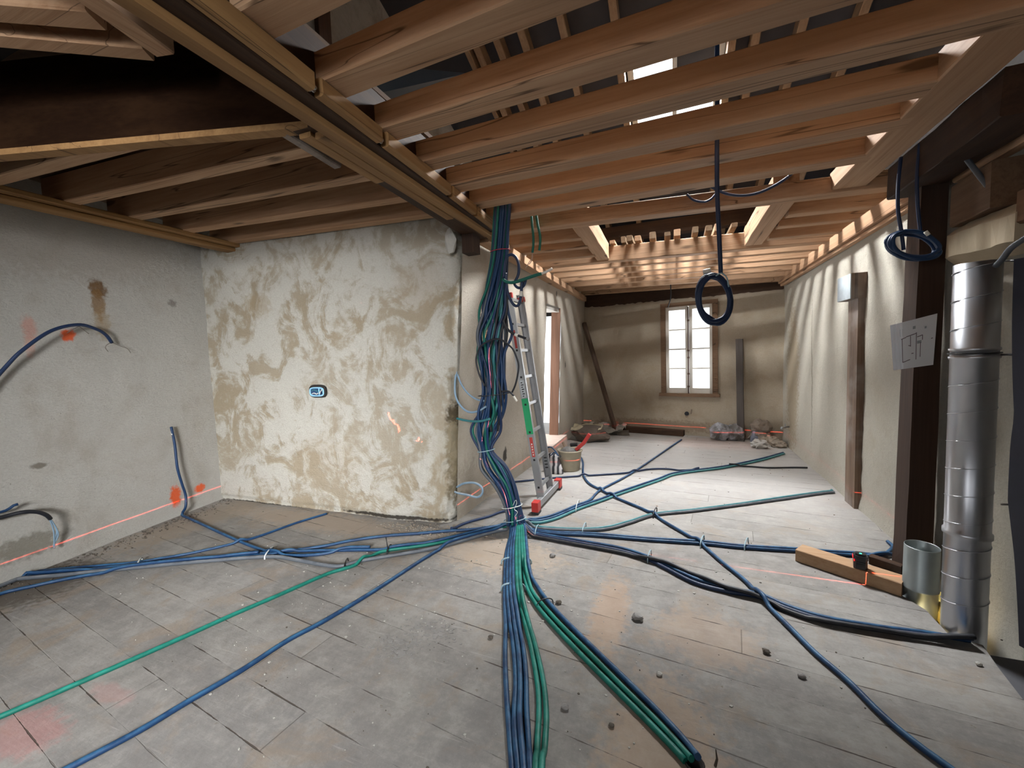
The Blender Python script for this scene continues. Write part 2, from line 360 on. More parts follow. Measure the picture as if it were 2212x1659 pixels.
# ------------------------------------------------------------------ walls
OR = (.80, .13, .035)
def lwx(y): return -4.48-.1695*(y-1.27)
def LW(x, y, off=.0):           # a point on the wall by the alcove, off metres in front of it
    n = Vector((.986, .167, 0)); p = APL(x, y, (lwx(1.27), 1.27, 0), n); return p+n*off
lw_items = []
for (px, py, ra, rz, st, colr) in ((65, 708, .045, .10, .55, (.62, .26, .19)), (65, 748, .035, .09, .45, (.62, .28, .2)), (147, 724, .055, .055, .95, OR), (380, 1072, .06, .12, .95, OR), (432, 1054, .07, .05, .95, OR),
                                   (212, 623, .07, .09, .95, (.18, .10, .045)), (213, 655, .055, .16, .8, (.27, .16, .07)), (222, 700, .06, .16, .55, (.36, .25, .13)), (86, 1006, .06, .025, .8, (.16, .14, .11)),
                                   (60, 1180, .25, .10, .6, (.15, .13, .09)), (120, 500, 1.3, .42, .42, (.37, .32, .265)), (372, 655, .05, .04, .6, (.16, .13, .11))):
    lw_items.append((tuple(LW(px, py)), (.5, ra, rz), colr, st))
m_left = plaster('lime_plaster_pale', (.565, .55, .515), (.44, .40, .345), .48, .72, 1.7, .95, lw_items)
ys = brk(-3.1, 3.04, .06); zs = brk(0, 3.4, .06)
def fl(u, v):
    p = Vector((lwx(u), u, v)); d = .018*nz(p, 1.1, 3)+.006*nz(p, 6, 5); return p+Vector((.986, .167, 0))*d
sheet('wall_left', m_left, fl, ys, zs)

RED = (.72, .13, .08)
def corner_x(z): return -1.875+.075*z
def mwall(u, v):
    """front of the alcove from its inner corner, round the worn corner and a little along the passage"""
    cx = corner_x(v); r = .11; L = cx-r+4.83
    if u < L: p = Vector((-4.83+u, 3.015+.03*u, v)); n = Vector((.03, -1, 0))
    else:
        yb = 3.015+.03*L; a = min((u-L)/r, math.pi/2); e = max(0, (u-L)-r*math.pi/2)
        p = Vector((cx-r+r*math.sin(a), yb+r*(1-math.cos(a))+e, v)); n = Vector((math.sin(a), -math.cos(a), 0))
    rough = .010+.045*max(0, 1-abs(u-L-.05)/.16)*(1 if v < 1.35 else .3)
    q_ = nz(p, 11, 2)+.8*nz(p, 29, 4); dz = .6*nz(p, 1.3, 9)*.02+(.010*q_*.6 if rough <= .0101 else -(rough-.01)*(.45+.6*q_))
    if v < .05: dz -= .02+.02*nz(p, 5, 1)
    return p+n*dz
it = []
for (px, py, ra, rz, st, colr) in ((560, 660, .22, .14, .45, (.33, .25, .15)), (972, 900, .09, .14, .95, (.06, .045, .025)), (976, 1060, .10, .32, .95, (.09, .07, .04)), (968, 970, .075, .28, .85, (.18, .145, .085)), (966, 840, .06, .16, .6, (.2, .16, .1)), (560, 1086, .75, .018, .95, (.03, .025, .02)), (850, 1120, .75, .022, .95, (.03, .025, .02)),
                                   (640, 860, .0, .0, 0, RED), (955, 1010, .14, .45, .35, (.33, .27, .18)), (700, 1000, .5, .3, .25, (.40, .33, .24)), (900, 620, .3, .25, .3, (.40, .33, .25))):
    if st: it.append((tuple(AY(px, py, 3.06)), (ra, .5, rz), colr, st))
m_mid = plaster('two_coat_plaster', (.56, .545, .495), (.36, .30, .215), .455, .585, 2.4, .8, it, (1.15, 1, 1.0), dist=1.3)
sheet('wall_middle', m_mid, mwall, sorted(set(brk(0, 2.6, .05)+brk(2.6, 3.3, .012)+brk(3.3, 3.6, .05))), brk(0, 3.0, .02))

XB = [(3.0, -1.875), (4.6, -1.81), (6.9, -1.722), (8.4, -1.675)]; TL = [(3.0, .078), (8.4, .035)]
def flx(y, z): return lin(XB, y)+lin(TL, y)*z
DY0, DY1, DZ0, DZ1 = 5.62, 6.38, .19, 2.22
def ffl(u, v):
    p = Vector((flx(u, v), u, v)); return p+Vector((1, 0, 0))*(.015*nz(p, 1.2, 5)+.006*nz(p, 7, 1))
it = [((-1.80, 4.28, .37), (.4, .06, .09), (.05, .045, .04), .95), ((-1.73, 6.73, 1.32), (.4, .035, .06), (.10, .09, .08), .9), ((-1.65, 6.15, 2.42), (.4, .04, .05), (.10, .10, .10), .9), ((-1.85, 3.5, .2), (.5, .5, .35), (.24, .20, .16), .5)]
m_pass = plaster('passage_plaster', (.50, .455, .385), (.38, .315, .23), .48, .72, 1.5, .7, it)
sheet('wall_passage', m_pass, ffl, brk(3.22, 8.3, .06, (DY0, DY1)), brk(0, 2.75, .06, (DZ0, DZ1)), lambda u, v: DY0 < u < DY1 and DZ0 < v < DZ1)

FP, FN = Vector((-1.69, 8.13, 0)), Vector((.2195, 1, 0)).normalized()
FD = Vector((FN.y, -FN.x, 0))                                     # along the far wall
def FW(x, y, off=0.0): return APL(x, y, FP, FN)-FN*off
def fu(p): return (p-FP).dot(FD)
wa, wb = FW(1429, 661), FW(1549, 853); WU0, WU1 = fu(FW(1432, 760)), fu(FW(1547, 760)); WZ0, WZ1 = wb.z, wa.z
def ffar(u, v):
    p = FP+FD*u+Vector((0, 0, v)); top = 2.425-.012*u+.025*nz((u, 0, 0), 3)+.03*nz((u, 1, 0), 14)
    if v > 2.3: p.z = 2.3+(v-2.3)*(top-2.3)/.1
    return p-FN*(.018*nz(p, 1.1, 7)+.005*nz(p, 8, 1)+(-.05 if v > 2.39 else 0))
m_far = plaster('brown_lime_plaster', (.42, .36, .28), (.33, .265, .185), .46, .70, 1.3, .5, [((-.1, 7.9, .15), (1.6, .6, .12), (.17, .115, .075), .6)])
sheet('wall_far', m_far, ffar, brk(-.1, 3.5, .05, (WU0, WU1)), brk(0, 2.4, .05, (WZ0, WZ1)), lambda u, v: WU0 < u < WU1 and WZ0 < v < WZ1)
mb = MB(); a = FP+FN*.08; mb.beam(a+FD*-.1+Vector((0, 0, 2.30)), a+FD*3.5+Vector((0, 0, 2.30)), .12, .60, None, 30, .02, 3); struct(mb.build('trim_far_head', M['oldx']))

RX = [(-3.1, 1.66), (2.0, 1.63), (3.0, 1.585), (3.9, 1.565), (5.0, 1.585), (6.9, 1.605), (8.2, 1.61)]
def frw(u, v):
    p = Vector((lin(RX, u), u, v)); d = .014*nz(p, 1.4, 11)+.007*nz(p, 9, 3)
    if v < .12: d += .02*(1-v/.12)
    return p-Vector((1, 0, 0))*d
m_right = plaster('rough_white_render', (.62, .585, .50), (.50, .44, .34), .50, .76, 1.4, 1.0, [((1.6, 6.9, 1.0), (.5, .35, 1.3), (.40, .32, .215), .75), ((1.59, 6.0, 1.2), (.4, .03, 1.0), (.22, .19, .14), .5)])
sheet('wall_right', m_right, frw, brk(-3.1, 8.0, .06), brk(-.3, 2.72, .06))

BW = [(-3.05, -1.75, 1.55, 2.65), (-.65, 1.05, 1.55, 2.65)]  # unseen openings, placed and sized to suit the back lights
m_plain = plaster('back_plaster', (.40, .37, .33), (.33, .29, .24), .48, .72)
xs = brk(-5.6, 1.9, .3, [q for b in BW for q in b[:2]]); zz = brk(0, 3.4, .3, [q for b in BW for q in b[2:]])
sheet('wall_back', m_plain, lambda u, v: Vector((u, -3.0, v)), xs, zz, lambda u, v: any(b[0] < u < b[1] and b[2] < v < b[3] for b in BW))
for i, b in enumerate(BW):
    mb = MB(); mb.box((b[0]-.06, -3.06, b[2]-.06), (b[0], -2.96, b[3]+.06)); mb.box((b[1], -3.06, b[2]-.06), (b[1]+.06, -2.96, b[3]+.06))
    mb.box((b[0], -3.06, b[2]-.06), (b[1], -2.96, b[2])); mb.box((b[0], -3.06, b[3]), (b[1], -2.96, b[3]+.06)); struct(mb.build('window_%d' % (3+i), M['frame']))

# ------------------------------------------------------------------ roof space
RY, RZ, SL = 2.2, 5.2, .383
def roofz(y): return RZ-SL*abs(y-RY)
SKY = (-.36, .46, 4.33, 5.38)
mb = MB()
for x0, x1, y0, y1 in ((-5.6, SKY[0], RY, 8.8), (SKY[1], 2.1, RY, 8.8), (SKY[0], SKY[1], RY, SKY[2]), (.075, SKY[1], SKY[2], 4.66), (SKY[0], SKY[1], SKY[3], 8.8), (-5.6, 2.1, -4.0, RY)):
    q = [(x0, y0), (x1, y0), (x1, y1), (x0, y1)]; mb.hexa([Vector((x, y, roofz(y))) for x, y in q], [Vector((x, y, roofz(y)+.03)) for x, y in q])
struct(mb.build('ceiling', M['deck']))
mb = MB(); z0, z1 = roofz(SKY[2]), roofz(SKY[3])
for x in SKY[:2]:
    mb.hexa([Vector((x-.03, SKY[2], z0-.03)), Vector((x+.03, SKY[2], z0-.03)), Vector((x+.03, SKY[3], z1-.03)), Vector((x-.03, SKY[3], z1-.03))], [Vector((x-.03, SKY[2], z0+.08)), Vector((x+.03, SKY[2], z0+.08)), Vector((x+.03, SKY[3], z1+.08)), Vector((x-.03, SKY[3], z1+.08))])
mb.hexa([Vector((.03, SKY[2], z0-.03)), Vector((.075, SKY[2], z0-.03)), Vector((.075, SKY[3], z1-.03)), Vector((.03, SKY[3], z1-.03))], [Vector((.03, SKY[2], z0+.05)), Vector((.075, SKY[2], z0+.05)), Vector((.075, SKY[3], z1+.05)), Vector((.03, SKY[3], z1+.05))])
for y, z in ((SKY[2], z0), (SKY[3], z1)): mb.box((SKY[0], y-.03, z-.03), (SKY[1], y+.03, z+.08))
struct(mb.build('window_2', M['white']))
m_att = plaster('attic_plaster', (.55, .54, .50), (.36, .33, .28), .50, .66, 2.5)
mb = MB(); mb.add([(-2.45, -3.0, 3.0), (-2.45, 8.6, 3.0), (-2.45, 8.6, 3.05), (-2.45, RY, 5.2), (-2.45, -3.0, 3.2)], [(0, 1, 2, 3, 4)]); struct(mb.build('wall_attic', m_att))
mb = MB(); mb.add([(1.85, -3.1, 2.5), (1.85, 8.6, 2.5), (1.85, 8.6, 2.80), (1.85, RY, 5.2), (1.85, -3.1, 3.2)], [(0, 1, 2, 3, 4)]); struct(mb.build('wall_gable_right', M['dark']))  # near-black colour keeps the skylit gable looking unlit
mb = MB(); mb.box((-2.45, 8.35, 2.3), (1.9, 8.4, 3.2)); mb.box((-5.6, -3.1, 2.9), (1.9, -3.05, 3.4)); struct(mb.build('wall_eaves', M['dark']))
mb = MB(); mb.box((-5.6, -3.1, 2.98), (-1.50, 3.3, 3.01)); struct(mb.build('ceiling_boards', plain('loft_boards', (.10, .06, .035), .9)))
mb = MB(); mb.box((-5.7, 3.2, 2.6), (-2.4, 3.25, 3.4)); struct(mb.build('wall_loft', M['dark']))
RAFT = (-1.82, -1.715, -1.505, -1.26, -.89, -.44, .53, .72, 1.07, 1.5)
for i in range(10):
    x = RAFT[i]
    y1 = SKY[2]-.05 if SKY[0] < x < SKY[1] else 8.5
    mb = MB(); mb.beam((x, RY, roofz(RY)-.15), (x, y1, roofz(y1)-.15), .07 if i else .05, .14, (1, 0, 0), 6, .004, i)
    o = mb.build('roof_rafter', M['rafter'])
    tag(o, 'sloping pale roof rafter seen up through the joists, %s from the whitish loft wall' % ('first second third fourth fifth sixth seventh eighth ninth tenth'.split()[i]), 'rafter', 'roof rafters above the open joists')
mb = MB(); mb.beam((-2.4, RY, 4.85), (1.8, RY, 4.85), .14, .26, None, 4, .01, 2); tag(mb.build('ridge_beam', M['oldx']), 'dark old ridge timber at the top of the roof above the joists', 'beam')
mb = MB(); mb.beam((-2.4, 6.6, 3.20), (1.8, 6.6, 3.20), .18, .20, None, 6, .012, 5); tag(mb.build('purlin', M['oldx']), 'dark old purlin crossing under the rafters above the floor opening', 'beam')
for i, y in enumerate((1.55, 2.55, 3.4)):
    mb = MB(); mb.beam((-2.41, y, 3.02), (-2.41, y+.02, 4.35 if i != 1 else 4.8), .13, .10, (0, 1, 0), 5, .01, i)
    tag(mb.build('loft_stud', M['oldz']), 'dark upright timber against the whitish loft wall, %s along from the first joist' % ('first', 'second', 'third')[i], 'timber', 'uprights on the loft wall')
q = [F(735, 222, 3.25), F(900, 150, 3.55), F(1010, 160, 3.45), F(800, 262, 3.2)]
mb = MB(); mb.hexa(q, [p+Vector((0, 0, .006)) for p in q]); tag(mb.build('roofing_sheet', M['underlay']), 'blue-grey roofing underlay sheet showing above the first joists by the girder', 'sheet')
ORD = 'first second third fourth fifth sixth seventh eighth ninth tenth eleventh twelfth thirteenth fourteenth fifteenth sixteenth seventeenth eighteenth'.split()
# ------------------------------------------------------------------ joists over the open room (y of the under edge away from the viewer)
GR = 'new joists over the passage side'
def joist(p0, p1, wd, ht, label, group, seed, mat='joist', name='ceiling_joist', yfar=True):
    p0, p1 = Vector(p0), Vector(p1); d = (p1-p0).normalized(); n = Vector((-d.y, d.x, 0)).normalized()
    if yfar: p0 = p0-n*wd/2; p1 = p1-n*wd/2
    mb = MB(); mb.beam(p0, p1, wd, ht, None, 24, .005, seed); return tag(mb.build(name, M[mat]), label, 'joist', group)
XL, XG = -1.36, 2.1
JT = [(1.085, 1.035, XG, 'over the top edge'), (1.434, 1.30, XG, ''), (1.80, 1.72, XG, ''), (2.16, 2.10, XG, '')]
near = [((XL, 1.092, 2.6), (XG, .97, 2.6)), ((XL, 1.436, 2.6), (XG, 1.29, 2.6)), ((XL, 1.80, 2.6), (XG, 1.695, 2.6)), ((XL, 2.16, 2.6), (XG, 2.09, 2.6)),
        ((XL, 2.512, 2.6), (1.10, 2.508, 2.6)), ((XL, 2.857, 2.6), (1.13, 2.82, 2.6)), ((XL-.05, 3.17, 2.6), (1.12, 3.222, 2.6))]
for i, (a, b) in enumerate(near):
    ex = ' (the one meeting the short trimmer by the dark post)' if i == 4 else ''
    joist(a, b, .13, .118, 'pine ceiling joist, %s from the top of the photo' % ORD[i]+(', ending at the slanting trimmer' if i > 3 else ', crossing above the dark post'), GR, i)
joist((XL-.06, 3.57, 2.6), (1.57, 3.835, 2.575), .13, .118, 'pale pine joist forming the near edge of the floor opening', GR, 8)
joist((1.17, 2.02, 2.6), (1.17+.01, 3.68, 2.6), .21, .125, 'wide slanting pine trimmer carrying joist ends near the dark post', None, 31, 'joisty', 'trimmer_joist', False)
# beyond: cut joists either side of the opening, then full ones
yl = [3.983, 4.33, 4.751, 5.16, 5.5, 5.93, 6.334, 6.809, 7.329, 7.90]
for i, y in enumerate(yl):
    t = (y-3.57)/(7.9-3.57); yr = 3.835+t*(7.40-3.835)+.12*math.sin(t*3.1); zr = 2.575-.10*t
    xr = 1.575; xl = -1.60+.02*t
    def at(x): u = (x-xl)/(xr-xl); return (x, y+(yr-y)*u, 2.6+(zr-2.6)*u)
    if i < 3:
        joist(at(xl), at(-.80), .10, .125, 'short pine joist on the ladder side of the floor opening, %s of three' % ORD[i], 'short joists beside the floor opening', 40+i)
        joist(at(.90), at(xr), .10, .125, 'short pine joist on the white-wall side of the floor opening, %s of three' % ORD[i], 'short joists beside the floor opening', 50+i)
    elif i == 3: joist(at(xl), at(xr), .13, .175, 'pine joist forming the lit far edge of the floor opening', None, 60, 'joist', 'header_joist')
    else: joist(at(xl), at(xr), .085, .13, 'pine joist at the window end, %s behind the floor opening' % ORD[i-4], 'joists at the window end', 60+i)
joist((-.735, 3.60, 2.6), (-.755, 5.05, 2.6), .14, .19, 'pine trimmer on the passage-wall side of the floor opening', None, 71, 'joisty', 'trimmer_joist', False)
joist((.80, 3.66, 2.585), (.815, 5.08, 2.575), .165, .19, 'pine trimmer on the white-wall side of the floor opening', None, 72, 'joisty', 'trimmer_joist', False)
# battens lying along the joists behind the opening
for i, (c0, c1) in enumerate(((505, 555), (595, 636), (640, 695), (702, 758), (820, 878), (938, 995), (1012, 1075), (1157, 1215), (1262, 1325), (1335, 1392), (1462, 1522))):
    x0, x1 = AY(1180+c0/3.687, 525, 5.08).x, AY(1180+c1/3.687, 525, 5.08).x
    mb = MB(); mb.beam(((x0+x1)/2, 5.03+.03*math.sin(i*2.3), 2.775), ((x0+x1)/2+.02*math.sin(i), 6.9+.3*math.sin(i*1.7), 2.785), max(.05, x1-x0-.012), .04+.035*abs(math.sin(i*1.9)), (1, 0, 0), 4, .004, i)
    tag(mb.build('loft_batten', M['rafter'] if i % 3 else M['joisty']), 'sawn batten end on the lit edge of the opening, %s from the ladder side' % ORD[i], 'batten', 'battens laid on the joists behind the opening')
# ------------------------------------------------------------------ joists over the alcove
for i, (a, b) in enumerate((((20, 393), (446, 287)), ((184, 439), (679, 337)), ((314, 472.7), (796, 392)), ((422, 501), (800, 448)), ((508, 526), (900, 476)))):
    p, q = F(*a, 2.775), F(*b, 2.69); d = q-p; p0 = p+d*((-4.45-p.x)/d.x); p1 = p+d*((-1.52-p.x)/d.x)
    p0.z = 2.777; p1.z = min(p1.z, 2.69)
    if i == 4: p0.y = min(p0.y, 3.04); 
    joist(p0, p1, .10, .20, 'pine joist over the pale alcove, %s out from the plastered face wall' % ORD[4-i], 'joists over the alcove', 80+i)
mb = MB(); mb.m = 0; mb.beam((-4.31, -1.0, 2.70), (-4.305, 3.03, 2.70), .13, .035, None, 16, .003, 1)
mb.beam((-4.235, -1.0, 2.736), (-4.235, 3.035, 2.736), .115, .039, None, 16, .003, 2)
tag(mb.build('ledger_beam', M['girder']), 'double amber ledger plank under the alcove joists beside the pale wall', 'beam')
# ------------------------------------------------------------------ girder with its planks, cleats and bolts
g = thing('girder', (-1.46, 1.8, 2.5), 'long dark girder faced with amber planks carrying both sets of joists', 'beam')
mb = MB(); mb.beam((-1.315, .2, 2.530), (-1.44, 3.35, 2.530), .135, .26, None, 20, .005, 3); mb.beam((-1.475, 1.43, 2.534), (-1.56, 3.35, 2.534), .19, .25, None, 14, .006, 13); lab(mb.build('core', M['oldy'], g), 'dark old oak core')
mb = MB(); mb.beam((-1.365, .2, 2.50), (-1.425, 3.20, 2.50), .066, .035, None, 20, .003, 4); mb.build('plank', M['girder'], g)
mb = MB(); mb.beam((-1.455, 1.475, 2.504), (-1.487, 2.68, 2.502), .062, .033, None, 20, .003, 5); mb.build('plank', M['girder'], g)
mb = MB(); mb.beam((-1.527, 1.455, 2.512), (-1.54, 1.98, 2.512), .066, .03, None, 12, .003, 6); mb.build('plank', M['girder'], g)
mb = MB(); mb.beam((-1.625, 1.43, 2.535), (-1.655, 1.78, 2.535), .05, .03, None, 6, .003, 7); lab(mb.build('offcut', M['greypost'], g), 'grey offcut')
mb = MB(); mb.beam((-1.40, 3.18, 2.51), (-1.50, 3.75, 2.525), .10, .05, None, 6, .003, 8); mb.build('plank', M['girder'], g)
for i, (y0, y1) in enumerate(((.3, 1.245), (1.285, 1.655), (1.70, 2.345), (2.385, 2.74), (2.775, 3.30))):
    mb = MB(); x0, x1 = -1.212-.040*y0, -1.212-.040*y1
    mb.box((-.036, y0, 2.528), (.036, y1, 2.598), Matrix.Identity(3), ((x0+x1)/2, 0, 0)) if 0 else mb.beam((x0, y0, 2.528), (x1, y1, 2.528), .045, .07, None, 6, .002, 20+i, .008)
    mb.build('cleat', M['girder'], g)
for y in (1.265, 1.678, 2.365):
    mb = MB(); bx_ = -1.235-.04*y; mb.tube([(bx_-.03, y, 2.55), (bx_+.03, y, 2.55)], .007, 6); mb.tube([(bx_+.012, y, 2.55), (bx_+.018, y, 2.55)], .013, 10); mb.build('bolt', M['alu'], g)
mb = MB(); mb.beam((-1.545, 3.35, 2.505), (-1.60, 8.05, 2.505), .12, .09, None, 24, .006, 9)
tag(mb.build('passage_wall_plate', M['joisty']), 'long pine plate along the top of the passage wall under the joist ends', 'beam')
mb = MB(); mb.beam((-1.575, 3.19, 2.36), (-1.575, 3.19+.001, 2.52), .10, .0, None) if 0 else mb.box((-1.64, 3.14, 2.38), (-1.53, 3.26, 2.56))
tag(mb.build('timber_stub', M['oldz']), 'short dark timber stub under the girder at the alcove corner', 'timber')
mb = MB(); mb.blob((-1.70, 3.06, 2.47), (.05, .04, .10), 4, .4); tag(mb.build('loose_stone', M['chipw']), 'broken pale plaster lump beside the timber stub under the girder', 'stone')
p = thing('right_wall_plate', (1.54, 5.5, 2.44), 'pine plate along the top of the white rendered wall', 'beam')
p.name = 'wall_plate_timber'
mb = MB(); mb.beam((1.535, 3.45, 2.443), (1.545, 7.3, 2.43), .085, .128, None, 24, .004, 10); mb.build('plank', M['joisty'], p)
mb = MB(); mb.beam((1.545, 3.45, 2.405), (1.555, 7.3, 2.392), .05, .036, None, 24, .004, 11); mb.build('batten', M['joisty'], p)
mb = MB(); mb.beam((1.585, .5, 2.405), (1.575, 3.23, 2.405), .09, .13, None, 12, .006, 12)
tag(mb.build('ledger_beam', M['joisty']), 'brown timber ledger along the wall top beyond the dark corbel', 'beam')
# ------------------------------------------------------------------ dark board and skew framing over the camera
a, b = F(0, 328, 2.55), F(655, 268, 2.55); d = (b-a).normalized(); a2 = a-d*1.2; b2 = b+d*.02
up = AY(400, 128, F(400, 292, 2.55).y).z
t = thing('hanging_board', (a+b)/2, 'broad dark board hanging on edge above the alcove, its lower edge pale', 'board')
n = Vector((-d.y, d.x, 0)).normalized()
def band(p, q, off0, off1, z0, z1):
    P = [p+n*off0, q+n*off0, q+n*off1, p+n*off1]
    return [Vector((v.x, v.y, z0)) for v in P], [Vector((v.x, v.y, z1)) for v in P]
mb = MB(); mb.hexa(*band(a2, b2, 0, .045, 2.562, max(2.95, up))); lab(mb.build('panel', wood('dark_brown_board', (.030, .015, .008), (.016, .008, .005), 0, False, rough=1.0), t), 'dark brown board face')  # near-black brown face, fully matt
mb = MB(); mb.hexa(*band(a2, b2, -.002, .055, 2.535, 2.562)); lab(mb.build('edging', M['girder'], t), 'pale lower edge')
for i, (s0, s1, z) in enumerate((((0, 72), (290, 99), 2.72), ((0, 8), (170, 22), 2.72))):
    a, b = F(*s0, z), F(*s1, z); d = (b-a).normalized(); n = Vector((-d.y, d.x, 0)).normalized(); w_ = (.075, .09)[i]
    mb = MB(); mb.beam(a-d*.9+n*.045, b+n*.045+d*.02, w_, .19, None, 8, .003, 91+i)
    tag(mb.build('skew_joist', M['joist']), ('short skewed joist just above the dark hanging board', 'short skewed joist, higher of the two by the diagonal trimmer')[i], 'joist', 'skewed joists by the stair framing')
a, b = (F(170, 0, 2.70)+F(212, 0, 2.70))/2, (F(341, 119, 2.70)+F(372, 121, 2.70))/2; d = (b-a).normalized()
mb = MB(); mb.beam(a-d*.8, b+d*.0, .085, .19, None, 8, .003, 95); tag(mb.build('trimmer_joist', M['joisty']), 'diagonal trimmer closing the skewed joists beside the girder', 'joist')
mb = MB(); mb.box((-5.6, -3.0, 2.93), (-1.5, 1.0, 2.96)); struct(mb.build('ceiling_panel', M['dark']))  # black sheet put in for the dark roof space above
# ------------------------------------------------------------------ timbers on the white wall
t = thing('wall_post', (1.55, 4.59, 0.05), 'weathered timber stud set in the white rendered wall with a block on top', 'post')
mb = MB(); mb.box((1.525, 4.485, 0), (1.64, 4.70, 1.895)); mb.build('stud', M['greypost'], t)
mb = MB(); y0, y1, x0 = 4.47, 4.78, 1.47
mb.box((x0, y0, 1.89), (1.64, y1, 2.11)); o = mb.build('block', M['greypost'], t)
mb = MB(); mb.box((x0-.006, y0+.004, 1.892), (x0, y1-.004, 2.108)); lab(mb.build('end_face', plain('flaked_blue_grey', (.40, .45, .48), .8, 0, .3, 18, .2), t), 'flaking blue-grey face of the block')
t = thing('corner_post', (1.465, 3.34, 0), 'dark brown square post beside the metal ducts with a paper pinned on it', 'post')
mb = MB(); mb.beam((1.455, 3.34, -.2), (1.468, 3.34, 2.62), .145, .19, (1, 0, 0), 16, .006, 7) if 0 else None
mb = MB(); q0 = [Vector((1.372, 3.25, -.2)), Vector((1.505, 3.25, -.2)), Vector((1.515, 3.44, -.2)), Vector((1.385, 3.44, -.2))]; q1 = [Vector((1.402, 3.25, 2.6)), Vector((1.525, 3.25, 2.6)), Vector((1.53, 3.43, 2.6)), Vector((1.415, 3.43, 2.6))]
R_ = []
for i in range(15):
    f = i/14; R_.append([q0[k].lerp(q1[k], f)+Vector((nz((i*.6, k, 0), 1, 5)*.006, nz((i*.6, k, 4), 1, 5)*.006, 0)) for k in range(4)])
for A_, B_ in zip(R_, R_[1:]): mb.hexa(A_, B_)
mb.build('shaft', wood('dark_post', (.060, .033, .021), (.028, .015, .010), 2, False), t)
mb = MB(); mb.beam((1.395, 2.42, 2.42), (1.42, 3.46, 2.42), .20, .20, None, 8, .010, 5); mb.build('bracket_beam', M['oldy'], t)
mb = MB(); q0 = [AY(1985, 330, 3.24), AY(2060, 320, 3.24), AY(2085, 300, 3.24), AY(1985, 300, 3.24)]
mb.beam((1.53, 2.80, 2.14), (1.555, 3.16, 2.14), .12, .23, None, 4, .006, 8); lab(mb.build('corbel', M['greypost'], t), 'brown corbel block') if 0 else None
tag(mb.build('corbel_block', wood('brown_corbel', (.16, .10, .06), (.09, .05, .03), 1, False)), 'brown timber corbel block on the wall above the tall duct', 'timber')
mb = MB(); c = AY(2110, 515, 2.95); mb.beam((1.555, 2.66, 1.89), (1.57, 3.20, 1.92), .15, .235, None, 10, .012, 4, .055); tag(mb.build('rounded_stone', plain('beige_render', (.42, .345, .24), .9, 0, .08, 20, .4)), 'rounded beige rendered stone above the tall metal duct', 'stone')
mb = MB(); mb.beam((1.53, 2.1, 2.02), (1.54, 2.66, 2.02), .10, .15, None, 4, .006, 9); tag(mb.build('timber_stub', wood('reddish_stub', (.22, .12, .065), (.13, .07, .04), 1, False)), 'reddish brown timber stub beside the rounded beige stone', 'timber')
# far room timbers
mb = MB(); a, b = FW(1258, 925, .10), FW(1480, 945, .10); d = (b-a).normalized(); mb.beam(Vector((a.x, a.y, 0)), Vector((b.x, b.y, 0)), .14, .10, None, 10, .010, 4)
tag(mb.build('floor_timber', M['oldx']), 'dark timber lying along the foot of the window wall', 'timber')
mb = MB(); mb.beam(F(1329, 937), FW(1259, 700, .12)+Vector((.05, 0, 0)), .075, .065, None, 10, .004, 5); tag(mb.build('leaning_pole', wood('brown_pole', (.10, .065, .045), (.06, .04, .03), 2, False)), 'dark brown pole leaning into the corner of the window wall', 'pole')
mb = MB(); a, b = FW(1602, 952, .12), FW(1598, 733, .04); a.z = .0; mb.beam(a, b, .10, .09, (1, -.2, 0), 10, .004, 6); tag(mb.build('standing_post', wood('grey_post', (.12, .105, .095), (.07, .06, .055), 2, False)), 'grey-brown post propped against the window wall between the rubbish heaps', 'post')
# ------------------------------------------------------------------ window, door
w1 = bpy.data.objects.new('window_1', None); sc.collection.objects.link(w1); c = FP+FD*((WU0+WU1)/2); w1.location = (c.x, c.y, WZ0); struct(w1)
RF = Matrix((FD, FN, Vector((0, 0, 1)))).transposed()             # local x along the wall, y outward, z up
def WB(mb, u0, u1, z0, z1, d0, d1): return mb.box((u0, d0, z0), (u1, d1, z1), RF, FP)
W, H = WU1-WU0, WZ1-WZ0
mb = MB(); t_ = .055
WB(mb, WU0-.03, WU0+t_, WZ0, WZ1+.02, -.03, .10); WB(mb, WU1-t_, WU1+.03, WZ0, WZ1+.02, -.03, .10); WB(mb, WU0-.03, WU1+.03, WZ1-t_*.7, WZ1+.03, -.031, .10); mb.build('frame', M['frame'], w1)
mb = MB(); WB(mb, WU0-.06, WU1+.06, WZ0-.035, WZ0+.02, -.07, .10); mb.build('sill_board', M['frame'], w1)
glass = T('window_glass'); gl = glass.n('BsdfGlossy', Roughness=.02); tr = glass.n('BsdfTransparent'); mx = glass.n('MixShader', _0=.06); glass.t.links.new(tr.outputs[0], mx.inputs[1]); glass.t.links.new(gl.outputs[0], mx.inputs[2]); glass.t.links.new(mx.outputs[0], glass.out.inputs[0])
iu0, iu1, iz0, iz1 = WU0+t_, WU1-t_, WZ0+.02, WZ1-t_*.7; mid = (iu0+iu1)/2
for k, (u0, u1) in enumerate(((iu0, mid-.008), (mid+.008, iu1))):
    s_ = .062; mb = MB()
    WB(mb, u0, u0+s_*.9, iz0, iz1, -.012, .035); WB(mb, u1-s_*.7, u1, iz0, iz1, -.012, .035); WB(mb, u0, u1, iz0, iz0+s_*1.5, -.012, .035); WB(mb, u0, u1, iz1-s_, iz1, -.012, .035)
    hh = (iz1-s_-iz0-s_*1.5)/4
    cs = mb.build('casement', M['white'], w1)
    mb = MB()
    for j in range(1, 4): WB(mb, u0+s_*.85, u1-s_*.65, iz0+s_*1.5+hh*j-.012, iz0+s_*1.5+hh*j+.012, .0, .025)
    mb.build('glazing_bar', M['white'], cs)
    mb = MB(); WB(mb, u0+s_*.9, u1-s_*.7, iz0+s_*1.5, iz1-s_, .010, .014); mb.build('pane', glass.mat, cs)
